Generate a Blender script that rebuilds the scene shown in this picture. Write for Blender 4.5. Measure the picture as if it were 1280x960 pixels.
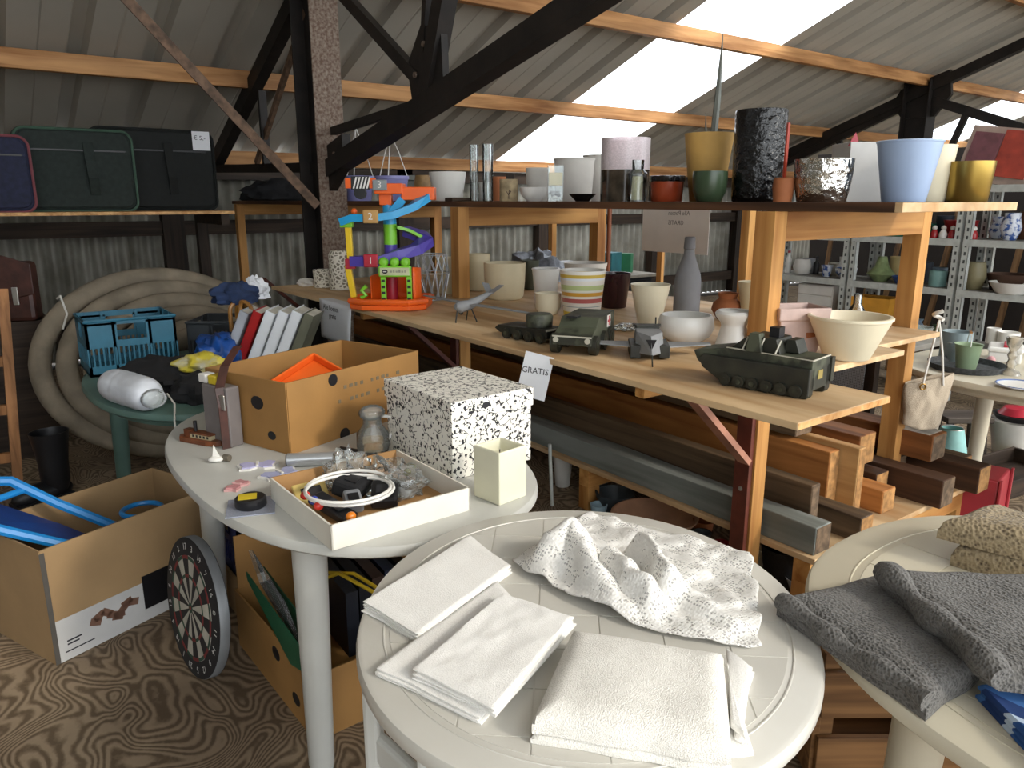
import bpy, math, random
from mathutils import Vector, Matrix, noise
random.seed(7)
for o in list(bpy.data.objects): bpy.data.objects.remove(o)
SC = bpy.context.scene
COL = SC.collection
R = math.radians
# ---------------------------------------------------------------- camera
cam_d = bpy.data.cameras.new('camera'); cam = bpy.data.objects.new('camera', cam_d); COL.objects.link(cam)
cam.location = (0, 0, 1.5)
cam.rotation_euler = (math.pi/2 - math.atan(230/940), 0, -R(36.5))
cam_d.sensor_width = 36; cam_d.lens = 940/1280*36; cam_d.clip_start = .02; cam_d.clip_end = 200
SC.camera = cam
# ---------------------------------------------------------------- sky
W = bpy.data.worlds.new('sky'); SC.world = W; W.use_nodes = True
bg = W.node_tree.nodes['Background']
bg.inputs[0].default_value = (.93, .97, 1, 1); bg.inputs[1].default_value = 3.9
# ---------------------------------------------------------------- hazy sun coming in from the open side
sd = bpy.data.lights.new('sun', 'SUN'); sd.energy = 1.9; sd.angle = R(9); sd.color = (1, .92, .8)
so = bpy.data.objects.new('sun', sd); COL.objects.link(so)
so.rotation_euler = Vector((-.42, 1, -.62)).to_track_quat('-Z', 'Y').to_euler()
# ---------------------------------------------------------------- exposure
SC.view_settings.view_transform = 'Standard'; SC.view_settings.look = 'None'
SC.view_settings.gamma = 1; SC.view_settings.use_curve_mapping = False
SC.view_settings.exposure = 0.0
# ---------------------------------------------------------------- helpers
def hx(s):
    c = [int(s[i:i+2], 16)/255 for i in (0, 2, 4)]
    return tuple(((v/12.92) if v <= .04045 else ((v+.055)/1.055)**2.4) for v in c)
class MB:
    """collects shapes; build() links them as ONE mesh object"""
    def __init__(s): s.v = []; s.f = []; s.sm = []
    def add(s, vs, fs, mat=None, smooth=False):
        n = len(s.v)
        s.v += [tuple(mat @ Vector(v)) if mat else tuple(v) for v in vs]
        s.f += [tuple(i+n for i in f) for f in fs]; s.sm += [smooth]*len(fs); return s
    def box(s, c, d, rot=None):
        x, y, z = d[0]/2, d[1]/2, d[2]/2
        vs = [(a, b, e) for e in (-z, z) for a, b in ((-x, -y), (x, -y), (x, y), (-x, y))]
        m = Matrix.Translation(c)
        if rot is not None: m = m @ (rot if isinstance(rot, Matrix) else Matrix.Rotation(rot, 4, 'Z'))
        return s.add(vs, [(3, 2, 1, 0), (4, 5, 6, 7), (0, 1, 5, 4), (1, 2, 6, 5), (2, 3, 7, 6), (3, 0, 4, 7)], m)
    def b2(s, a, b):
        return s.box([(a[i]+b[i])/2 for i in range(3)], [abs(b[i]-a[i]) for i in range(3)])
    def beam(s, p, q, w, h, up=(0, 0, 1)):
        p, q = Vector(p), Vector(q); d = (q-p).normalized(); up = Vector(up)
        if abs(d.dot(up)) > .98: up = Vector((1, 0, 0))
        x = d.cross(up).normalized(); z = x.cross(d)
        m = Matrix((x, d, z)).transposed().to_4x4(); m.translation = (p+q)/2
        l = (q-p).length
        vs = [(a*w/2, b*l/2, e*h/2) for e in (-1, 1) for a, b in ((-1, -1), (1, -1), (1, 1), (-1, 1))]
        return s.add(vs, [(3, 2, 1, 0), (4, 5, 6, 7), (0, 1, 5, 4), (1, 2, 6, 5), (2, 3, 7, 6), (3, 0, 4, 7)], m)
    def tube(s, path, r, n=8, closed=False, caps=True):
        path = [Vector(p) for p in path]; N = len(path); vs = []; fs = []
        prev = None
        for i, p in enumerate(path):
            if closed: t = path[(i+1) % N]-path[i-1]
            else: t = path[min(i+1, N-1)]-path[max(i-1, 0)]
            t = t.normalized() if t.length > 1e-9 else Vector((0, 0, 1))
            if prev is None:
                a = t.cross(Vector((0, 0, 1)))
                if a.length < .05: a = t.cross(Vector((1, 0, 0)))
            else: a = prev - t*prev.dot(t)
            a.normalize(); prev = a; b = t.cross(a)
            rr = r[i] if isinstance(r, (list, tuple)) else r
            vs += [p+(a*math.cos(2*math.pi*k/n)+b*math.sin(2*math.pi*k/n))*rr for k in range(n)]
        for i in range(N if closed else N-1):
            j = (i+1) % N
            fs += [(i*n+k, i*n+(k+1) % n, j*n+(k+1) % n, j*n+k) for k in range(n)]
        if caps and not closed: fs += [tuple(reversed(range(n))), tuple((N-1)*n+k for k in range(n))]
        return s.add(vs, fs, None, True)
    def cyl(s, p, q, r, n=16, r2=None): return s.tube([p, q], [r, r if r2 is None else r2], n)
    def lathe(s, prof, n=32, c=(0, 0, 0), m=None, sx=1., sy=1.):
        vs = []; fs = []
        for r, z in prof: vs += [(c[0]+r*sx*math.cos(2*math.pi*k/n), c[1]+r*sy*math.sin(2*math.pi*k/n), c[2]+z) for k in range(n)]
        for i in range(len(prof)-1):
            fs += [(i*n+k, i*n+(k+1) % n, (i+1)*n+(k+1) % n, (i+1)*n+k) for k in range(n)]
        if prof[0][0] > 1e-6: fs.append(tuple(reversed(range(n))))
        if prof[-1][0] > 1e-6: fs.append(tuple((len(prof)-1)*n+k for k in range(n)))
        return s.add(vs, fs, m, True)
    def prism(s, poly, z0, z1, m=None, smooth=False):
        n = len(poly); vs = [(x, y, z0) for x, y in poly]+[(x, y, z1) for x, y in poly]
        fs = [tuple(reversed(range(n))), tuple(range(n, 2*n))]+[(i, (i+1) % n, n+(i+1) % n, n+i) for i in range(n)]
        return s.add(vs, fs, m, smooth)
    def ball(s, c, r, n=12, sc=(1, 1, 1), m=None):
        k = max(4, n//2)
        vs = [(c[0], c[1], c[2]-r*sc[2])]; fs = []
        for i in range(1, k):
            a = -math.pi/2+math.pi*i/k
            vs += [(c[0]+r*sc[0]*math.cos(a)*math.cos(2*math.pi*j/n), c[1]+r*sc[1]*math.cos(a)*math.sin(2*math.pi*j/n), c[2]+r*sc[2]*math.sin(a)) for j in range(n)]
        vs.append((c[0], c[1], c[2]+r*sc[2])); L = len(vs)-1
        fs += [(0, 1+(j+1) % n, 1+j) for j in range(n)]
        for i in range(k-2): fs += [(1+i*n+j, 1+i*n+(j+1) % n, 1+(i+1)*n+(j+1) % n, 1+(i+1)*n+j) for j in range(n)]
        fs += [(1+(k-2)*n+j, 1+(k-2)*n+(j+1) % n, L) for j in range(n)]
        return s.add(vs, fs, m, True)
    def ribbon(s, path, w, t, side=None):
        """flat band along a path: width w (sideways), thickness t"""
        path = [Vector(p) for p in path]; N = len(path); vs = []; fs = []
        for i, p in enumerate(path):
            d = (path[min(i+1, N-1)]-path[max(i-1, 0)]).normalized()
            x = Vector(side) if side else d.cross(Vector((0, 0, 1))).normalized()
            z = x.cross(d).normalized()
            vs += [p-x*w/2-z*t/2, p+x*w/2-z*t/2, p+x*w/2+z*t/2, p-x*w/2+z*t/2]
        for i in range(N-1): fs += [(i*4+k, i*4+(k+1) % 4, i*4+4+(k+1) % 4, i*4+4+k) for k in range(4)]
        fs += [(3, 2, 1, 0), tuple((N-1)*4+k for k in range(4))]
        return s.add(vs, fs)
    def grid(s, fn, nu, nv, smooth=True, close=None):
        vs = [fn(i/nu, j/nv) for j in range(nv+1) for i in range(nu+1)]
        fs = [(j*(nu+1)+i, j*(nu+1)+i+1, (j+1)*(nu+1)+i+1, (j+1)*(nu+1)+i) for j in range(nv) for i in range(nu)]
        return s.add(vs, fs, None, smooth)
    def mesh(s, name):
        me = bpy.data.meshes.new(name); me.from_pydata(s.v, [], s.f)
        me.polygons.foreach_set('use_smooth', s.sm)
        me.update()
        if any(s.sm): me.set_sharp_from_angle(angle=R(42))
        return me
    def build(s, name, mat, parent=None, loc=None, rz=0, bevel=0, label=None, solid=0):
        return link(name, s.mesh(name), mat, parent, loc, rz, bevel, label, solid)
def link(name, me, mat, parent=None, loc=None, rz=0, bevel=0, label=None, solid=0):
    o = bpy.data.objects.new(name, me); COL.objects.link(o)
    if mat and not me.materials: me.materials.append(mat)
    if parent: o.parent = parent
    if loc is not None: o.location = loc
    if rz: o.rotation_euler.z = rz
    if solid:
        m = o.modifiers.new('s', 'SOLIDIFY'); m.thickness = solid; m.offset = 0
    if bevel:
        m = o.modifiers.new('b', 'BEVEL'); m.width = bevel; m.segments = 2; m.limit_method = 'ANGLE'; m.angle_limit = R(40)
    if label: o['label'] = label
    return o
def tag(o, label, cat, group=None):
    o['label'] = label; o['category'] = cat
    if group: o['group'] = group
    return o
def thing(name, label, cat, loc=(0, 0, 0), rz=0, group=None):
    o = bpy.data.objects.new(name, None); COL.objects.link(o)
    o.empty_display_size = .1; o.location = loc; o.rotation_euler.z = rz
    return tag(o, label, cat, group)
def struct(o): o['kind'] = 'structure'; return o
def root(name, loc=(0, 0, 0)):
    o = bpy.data.objects.new(name, None); COL.objects.link(o); o.location = loc; o['kind'] = 'structure'; return o
def text(body, size, mat, parent, loc, rot, name='lettering', mirror=False, ext=.0002):
    cu = bpy.data.curves.new(name, 'FONT'); cu.body = body; cu.size = size; cu.align_x = 'CENTER'; cu.align_y = 'CENTER'
    cu.extrude = ext; cu.resolution_u = 2
    t = bpy.data.objects.new('tmp_text', cu); COL.objects.link(t)
    dg = bpy.context.evaluated_depsgraph_get(); me = bpy.data.meshes.new_from_object(t.evaluated_get(dg))
    bpy.data.objects.remove(t)
    if mirror: me.transform(Matrix.Scale(-1, 4, (1, 0, 0))); me.flip_normals()
    me.materials.clear()
    o = link(name, me, mat, parent, loc); o.rotation_euler = rot; return o
# ---------------------------------------------------------------- materials
MC = {}
def nt(name):
    m = bpy.data.materials.new(name); m.use_nodes = True
    return m, m.node_tree.nodes, m.node_tree.links, m.node_tree.nodes['Principled BSDF']
def ramp(N, c0, c1, p0=0., p1=1.):
    r = N.new('ShaderNodeValToRGB'); r.color_ramp.elements[0].color = (*c0, 1); r.color_ramp.elements[1].color = (*c1, 1)
    r.color_ramp.elements[0].position = p0; r.color_ramp.elements[1].position = p1; return r
def coords(N, L, sc=(1, 1, 1), rnd=True):
    tc = N.new('ShaderNodeTexCoord'); mp = N.new('ShaderNodeMapping'); mp.inputs['Scale'].default_value = sc
    if rnd:
        oi = N.new('ShaderNodeObjectInfo'); va = N.new('ShaderNodeVectorMath'); va.operation = 'ADD'
        ml = N.new('ShaderNodeMath'); ml.operation = 'MULTIPLY'; ml.inputs[1].default_value = 37.
        L.new(oi.outputs['Random'], ml.inputs[0]); L.new(tc.outputs['Object'], va.inputs[0]); L.new(ml.outputs[0], va.inputs[1]); L.new(va.outputs[0], mp.inputs['Vector'])
    else: L.new(tc.outputs['Object'], mp.inputs['Vector'])
    return mp
def bump(N, L, B, src, st, dist=.002):
    b = N.new('ShaderNodeBump'); b.inputs['Strength'].default_value = st; b.inputs['Distance'].default_value = dist
    L.new(src, b.inputs['Height']); L.new(b.outputs[0], B.inputs['Normal'])
def pm(name, col, rough=.55, metal=0., var=.12, sc=9., bmp=.1, bsc=None, spec=.5, col2=None, lo=.35, hi=.7, bd=.002):
    """plain material: colour with a little procedural unevenness, fine relief"""
    if name in MC: return MC[name]
    m, N, L, B = nt(name); c = hx(col) if isinstance(col, str) else col
    d = (hx(col2) if isinstance(col2, str) else col2) if col2 else tuple(v*(1-var*2.2) for v in c)
    mp = coords(N, L); n = N.new('ShaderNodeTexNoise'); n.inputs['Scale'].default_value = sc; n.inputs['Detail'].default_value = 5
    L.new(mp.outputs[0], n.inputs['Vector']); r = ramp(N, d, c, lo, hi); L.new(n.outputs['Fac'], r.inputs[0]); L.new(r.outputs[0], B.inputs['Base Color'])
    B.inputs['Roughness'].default_value = rough; B.inputs['Metallic'].default_value = metal; B.inputs['Specular IOR Level'].default_value = spec
    if bmp:
        n2 = N.new('ShaderNodeTexNoise'); n2.inputs['Scale'].default_value = bsc or sc*8; n2.inputs['Detail'].default_value = 4
        L.new(mp.outputs[0], n2.inputs['Vector']); bump(N, L, B, n2.outputs['Fac'], bmp, bd)
    MC[name] = m; return m
def wood(name, light, dark, axis='Y', rough=.6, fine=26., knots=True, bmp=.25):
    if name in MC: return MC[name]
    m, N, L, B = nt(name); sc = {'X': (1.1, fine, fine), 'Y': (fine, 1.1, fine), 'Z': (fine, fine, 1.1)}[axis]
    mp = coords(N, L, sc); n = N.new('ShaderNodeTexNoise'); n.inputs['Scale'].default_value = 1.; n.inputs['Detail'].default_value = 6; n.inputs['Distortion'].default_value = .6
    L.new(mp.outputs[0], n.inputs['Vector']); r = ramp(N, hx(dark), hx(light), .3, .62); L.new(n.outputs['Fac'], r.inputs[0])
    mp2 = coords(N, L, tuple(1.6 if v > 2 else .5 for v in sc)); n3 = N.new('ShaderNodeTexNoise'); n3.inputs['Scale'].default_value = 3.; n3.inputs['Detail'].default_value = 3
    L.new(mp2.outputs[0], n3.inputs['Vector']); r3 = ramp(N, (.55, .5, .45), (1.1, 1.08, 1.05), .3, .65); L.new(n3.outputs['Fac'], r3.inputs[0])
    mx = N.new('ShaderNodeMix'); mx.data_type = 'RGBA'; mx.blend_type = 'MULTIPLY'; mx.inputs['Factor'].default_value = .8
    L.new(r.outputs[0], mx.inputs['A']); L.new(r3.outputs[0], mx.inputs['B']); L.new(mx.outputs['Result'], B.inputs['Base Color'])
    B.inputs['Roughness'].default_value = rough; B.inputs['Specular IOR Level'].default_value = .3
    bump(N, L, B, n.outputs['Fac'], bmp, .003); MC[name] = m; return m
def glass(name, col=(.95, .98, .97), rough=.02, alpha=.25):
    """thin-walled clear glass or plastic: mostly see-through with glossy reflections"""
    if name in MC: return MC[name]
    m, N, L, B = nt(name); out = N['Material Output']; N.remove(B)
    t = N.new('ShaderNodeBsdfTransparent'); t.inputs[0].default_value = (*col, 1)
    g = N.new('ShaderNodeBsdfGlossy'); g.inputs['Roughness'].default_value = rough
    d = N.new('ShaderNodeBsdfDiffuse'); d.inputs[0].default_value = (*col, 1)
    f = N.new('ShaderNodeFresnel'); f.inputs[0].default_value = 1.5
    mn = N.new('ShaderNodeTexNoise'); mn.inputs['Scale'].default_value = 30; rr = ramp(N, (alpha*.6,)*3, (alpha*1.3,)*3)
    L.new(mn.outputs['Fac'], rr.inputs[0])
    a = N.new('ShaderNodeMixShader'); L.new(rr.outputs[0], a.inputs[0]); L.new(t.outputs[0], a.inputs[1]); L.new(d.outputs[0], a.inputs[2])
    b = N.new('ShaderNodeMixShader'); L.new(f.outputs[0], b.inputs[0]); L.new(a.outputs[0], b.inputs[1]); L.new(g.outputs[0], b.inputs[2])
    L.new(b.outputs[0], out.inputs[0]); MC[name] = m; return m
def fabric(name, col, col2, sc=220., rough=.95, bmp=.6, big=6.):
    if name in MC: return MC[name]
    m, N, L, B = nt(name); mp = coords(N, L, (1, 1, 1), False)
    v = N.new('ShaderNodeTexVoronoi'); v.inputs['Scale'].default_value = sc; L.new(mp.outputs[0], v.inputs['Vector'])
    n = N.new('ShaderNodeTexNoise'); n.inputs['Scale'].default_value = big; n.inputs['Detail'].default_value = 8; L.new(mp.outputs[0], n.inputs['Vector'])
    ad = N.new('ShaderNodeMath'); ad.operation = 'ADD'; L.new(v.outputs['Distance'], ad.inputs[0]); L.new(n.outputs['Fac'], ad.inputs[1])
    r = ramp(N, hx(col2), hx(col), .45, 1.1); L.new(ad.outputs[0], r.inputs[0]); L.new(r.outputs[0], B.inputs['Base Color'])
    B.inputs['Roughness'].default_value = rough; B.inputs['Specular IOR Level'].default_value = .1
    B.inputs['Sheen Weight'].default_value = .15
    bump(N, L, B, v.outputs['Distance'], bmp, .003); MC[name] = m; return m
def lace(name, col, sc=70., thr=.16, cell=9.):
    """white lace: cloth with procedural holes"""
    if name in MC: return MC[name]
    m, N, L, B = nt(name); mp = coords(N, L, (1, 1, 1), False)
    v = N.new('ShaderNodeTexVoronoi'); v.inputs['Scale'].default_value = sc; v.inputs['Randomness'].default_value = .45; L.new(mp.outputs[0], v.inputs['Vector'])
    n = N.new('ShaderNodeTexNoise'); n.inputs['Scale'].default_value = cell; n.inputs['Detail'].default_value = 2; n.inputs['Distortion'].default_value = 1.5; L.new(mp.outputs[0], n.inputs['Vector'])
    a = N.new('ShaderNodeMath'); a.operation = 'LESS_THAN'; L.new(v.outputs['Distance'], a.inputs[0])
    b = N.new('ShaderNodeMath'); b.operation = 'GREATER_THAN'; b.inputs[1].default_value = .5; L.new(n.outputs['Fac'], b.inputs[0])
    c = N.new('ShaderNodeMath'); c.operation = 'MULTIPLY'; c.inputs[1].default_value = thr*2; L.new(b.outputs[0], c.inputs[0]); L.new(c.outputs[0], a.inputs[1])
    inv = N.new('ShaderNodeMath'); inv.operation = 'SUBTRACT'; inv.inputs[0].default_value = 1; L.new(a.outputs[0], inv.inputs[1])
    mr = N.new('ShaderNodeMapRange'); mr.inputs['To Min'].default_value = .4; L.new(inv.outputs[0], mr.inputs[0]); L.new(mr.outputs[0], B.inputs['Alpha'])
    r = ramp(N, tuple(x*.86 for x in hx(col)), hx(col), .4, .6); L.new(n.outputs['Fac'], r.inputs[0]); L.new(r.outputs[0], B.inputs['Base Color'])
    B.inputs['Roughness'].default_value = .9; B.inputs['Specular IOR Level'].default_value = .1
    bump(N, L, B, v.outputs['Distance'], .5, .003); MC[name] = m; return m
def bands(name, stops, axis=2, rough=.35, scale=1.):
    """horizontal glaze bands of a painted pot: stops = [(height, colour)]"""
    if name in MC: return MC[name]
    m, N, L, B = nt(name); tc = N.new('ShaderNodeTexCoord'); sp = N.new('ShaderNodeSeparateXYZ'); L.new(tc.outputs['Object'], sp.inputs[0])
    ml = N.new('ShaderNodeMath'); ml.operation = 'MULTIPLY'; ml.inputs[1].default_value = scale; L.new(sp.outputs[axis], ml.inputs[0]); fr = N.new('ShaderNodeMath'); fr.operation = 'FRACT'; L.new(ml.outputs[0], fr.inputs[0])
    r = N.new('ShaderNodeValToRGB'); r.color_ramp.interpolation = 'CONSTANT'
    e = r.color_ramp.elements
    while len(e) > 1: e.remove(e[-1])
    e[0].position = stops[0][0]; e[0].color = (*hx(stops[0][1]), 1)
    for p, c in stops[1:]: q = e.new(p); q.color = (*hx(c), 1)
    L.new(fr.outputs[0], r.inputs[0]); L.new(r.outputs[0], B.inputs['Base Color']); B.inputs['Roughness'].default_value = rough
    MC[name] = m; return m
# ---------------------------------------------------------------- surface materials
def floor_mat():
    m, N, L, B = nt('worn plywood'); mp = coords(N, L, (1, 1, 1), True)
    mp.inputs['Scale'].default_value = (1.5, 1., 1)
    n = N.new('ShaderNodeTexNoise'); n.inputs['Scale'].default_value = 2.3; n.inputs['Detail'].default_value = 1.6; n.inputs['Distortion'].default_value = .5; L.new(mp.outputs[0], n.inputs['Vector'])
    k = N.new('ShaderNodeMath'); k.operation = 'MULTIPLY'; k.inputs[1].default_value = 210; L.new(n.outputs['Fac'], k.inputs[0])
    s = N.new('ShaderNodeMath'); s.operation = 'SINE'; L.new(k.outputs[0], s.inputs[0])
    n2 = N.new('ShaderNodeTexNoise'); n2.inputs['Scale'].default_value = 45; n2.inputs['Detail'].default_value = 5; L.new(mp.outputs[0], n2.inputs['Vector'])
    a = N.new('ShaderNodeMath'); a.operation = 'MULTIPLY_ADD'; a.inputs[1].default_value = 2.2; L.new(n2.outputs['Fac'], a.inputs[0]); L.new(s.outputs[0], a.inputs[2])
    r = ramp(N, hx('6d5d4a'), hx('a39078'), .25, .75)
    mr = N.new('ShaderNodeMapRange'); mr.inputs['From Min'].default_value = -.5; mr.inputs['From Max'].default_value = 2.6; L.new(a.outputs[0], mr.inputs[0]); L.new(mr.outputs[0], r.inputs[0])
    n3 = N.new('ShaderNodeTexNoise'); n3.inputs['Scale'].default_value = 1.7; n3.inputs['Detail'].default_value = 6; L.new(mp.outputs[0], n3.inputs['Vector'])
    r3 = ramp(N, (.62, .6, .6), (1, 1, 1), .35, .6); L.new(n3.outputs['Fac'], r3.inputs[0])
    mx = N.new('ShaderNodeMix'); mx.data_type = 'RGBA'; mx.blend_type = 'MULTIPLY'; mx.inputs['Factor'].default_value = 1
    L.new(r.outputs[0], mx.inputs['A']); L.new(r3.outputs[0], mx.inputs['B']); L.new(mx.outputs['Result'], B.inputs['Base Color'])
    B.inputs['Roughness'].default_value = .7; B.inputs['Specular IOR Level'].default_value = .25; bump(N, L, B, s.outputs[0], .12, .002); return m
M_floor = floor_mat()
M_sub = pm('subfloor', '3a2e22', .9)
M_roof = pm('weathered roof steel', 'b3aea2', .6, .0, .07, 1.2, .05, 40)
M_corr = pm('old galvanised sheet', 'a9a79d', .55, .0, .3, 3, .2, 60, col2='7a776c')
M_purlin = wood('purlin pine', 'c39361', '8a5a2e', 'X', fine=18)
M_pale = wood('pale pine', 'dbb07a', 'b07c44', 'Y')
M_ply = wood('pine plywood', 'dcc19a', 'bd9566', 'Y', fine=9)
M_plyd = wood('brown faced plywood', '6b4a33', '3a271b', 'Y', fine=12)
M_postw = wood('orange pine post', 'cf9c5c', '9c6530', 'Z', fine=14)
M_postx = wood('orange pine rail', 'cc9a5a', '9c6530', 'X', fine=14)
M_redplate = pm('red brown paint', '6b3324', .5, .0, .2, 14)
M_pinkbar = pm('pinkish primer', 'b57f68', .6, .0, .15, 14)
M_steel = pm('dark painted steel', '241d18', .6, .2, .3, 9, .2)
M_rust = pm('rusty steel', '8a7d70', .75, .1, .3, 55, .5, 120, col2='5d4638')
M_brace = pm('brown rusted flat bar', '7a5f4a', .7, .1, .3, 18)
M_screw = pm('zinc screw', 'c9c7c0', .35, .8)
def sky_mat():
    m, N, L, B = nt('clear corrugated sheet'); out = N['Material Output']; N.remove(B)
    t = N.new('ShaderNodeBsdfTransparent'); t.inputs[0].default_value = (.97, .98, 1, 1); d = N.new('ShaderNodeBsdfTranslucent'); d.inputs[0].default_value = (.95, .96, .97, 1)
    n = N.new('ShaderNodeTexNoise'); n.inputs['Scale'].default_value = 3; r = ramp(N, (.1, .1, .1), (.3, .3, .3)); L.new(n.outputs['Fac'], r.inputs[0])
    x = N.new('ShaderNodeMixShader'); L.new(r.outputs[0], x.inputs[0]); L.new(t.outputs[0], x.inputs[1]); L.new(d.outputs[0], x.inputs[2]); L.new(x.outputs[0], out.inputs[0]); return m
M_sky = sky_mat()
# ---------------------------------------------------------------- floor of plywood sheets
fl = root('floor'); MB().b2((-3.4, -7, -.12), (16.6, 8.3, -.02)).build('subfloor', M_sub, fl)
sh = MB().b2((.003, .003, 0), (1.217, 2.437, .02)).mesh('plywood_sheet')
for i in range(-3, 13):
    for j in range(-2, 4):
        link('plywood_sheet', sh, M_floor, fl, (i*1.22-.12, j*2.44-.9+(1.22 if i % 2 else 0)-1.0, -.02))
# ---------------------------------------------------------------- roof of profiled steel sheets
def rz(y): return 2.0+.38*(8-y)
ce = root('ceiling')
def roof_sheet(x0, w, y0, y1, ribs, small, t=.0):
    pr = []; xs = [(0, 0)]
    for r in ribs: xs += [(r-.07, 0), (r-.045, .075), (r+.045, .075), (r+.07, 0)]
    for r in small: xs += [(r-.012, 0), (r, .008), (r+.012, 0)]
    xs.append((w, 0)); xs.sort()
    vs = []; fs = []
    for y in (y0, y1): vs += [(x0+x, y, (rz(y) if y > -1.51 else rz(-1.5)-.38*(-1.5-y))+h+t) for x, h in xs]
    n = len(xs)
    fs = [(i, i+1, n+i+1, n+i) for i in range(n-1)]
    return MB().add(vs, fs)
for k in range(9): roof_sheet(-3.3+k, 1, 8.4, -1.5, (.25, .75), (.5, .0)).build('roof_sheet', M_roof, ce, solid=.002)
for k in range(6): roof_sheet(7.35+k, 1, 8.4, -1.5, (.25, .75), (.5, .0)).build('roof_sheet', M_roof, ce, solid=.002)
roof_sheet(15.0, 1.6, 8.4, -1.5, (.25, .75, 1.25), (.42, .58)).build('roof_sheet', M_roof, ce, solid=.002)
for k in range(20): roof_sheet(-3.3+k, 1, -1.5, -3.6, (.25, .75), ()).build('roof_sheet', M_roof, ce, solid=.002)  # unseen far slope, its length set to shade the back and sun the front
struct(roof_sheet(5.68, 1.69, 8.4, -1.5, (.3, .8, 1.3), (), .004).build('window_1', M_sky))
struct(roof_sheet(13.33, 1.69, 8.4, -1.5, (.3, .8, 1.3), (), .004).build('window_2', M_sky))
for y in (8.0, 6.57, 5.14, 3.71, 2.28, .85, -.58):
    MB().b2((-3.3, y-.035, rz(y)-.155), (16.6, y+.035, rz(y)-.022)).build('purlin', M_purlin, ce, bevel=.004)
# ---------------------------------------------------------------- walls of corrugated sheet
def corr(w, h, p=.12, a=.03):
    n = int(w/p*8); vs = []; fs = []
    for z in (0, h): vs += [(i*w/n, a*math.cos(2*math.pi*i*w/n/p), z) for i in range(n+1)]
    return MB().add(vs, [(i, i+1, n+2+i, n+1+i) for i in range(n)], None, True)
wb = root('wall_back', (0, 8.2, 0)); cm = corr(1.2, 1.86).mesh('corrugated_sheet')
for k in range(17): link('corrugated_sheet', cm, M_corr, wb, (-3.3+k*1.18, (k % 2)*.004, 0), solid=.001)
M_dark_wood = wood('dark old timber', '43352a', '1f1812', 'X')
M_dark_woodz = wood('dark old upright', '3d3026', '1a1410', 'Z')
for z in (.2, 1.16): MB().b2((-3.3, -.12, z), (16.6, -.03, z+.14)).build('wall_rail', M_dark_wood, wb)
for x in (1.72, 4.3, 6.4, 8.6, 10.6): MB().b2((x, -.16, 0), (x+.2, -.03, 1.85)).build('wall_stud', M_dark_woodz, wb)
MB().b2((-3.3, -.16, 1.7), (16.6, -.03, 1.84)).build('wall_plate', M_dark_wood, wb)
wl = root('wall_left', (-3.35, 0, 0)); wr = root('wall_right', (16.6, 0, 0))
cm2 = corr(1.2, 5.4)
for w_ in (wl, wr):
    me = cm2.mesh('corrugated_sheet')
    for k in range(13):
        if w_ is wl and k < 3: continue  # unseen gap left open here to let in fill light from the sky
        o = link('corrugated_sheet', me, M_corr, w_, (0, -6.8+k*1.18, 0)); o.rotation_euler.z = math.pi/2
        top = min(5.4, rz(max(-6.8+(k+1)*1.18, -1.5))-.03) if -6.8+(k+1)*1.18 > -1.5 else min(5.4, 5.61-.38*(-1.5-(-6.8+k*1.18))-.05)
        o.scale.z = top/5.4
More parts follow.
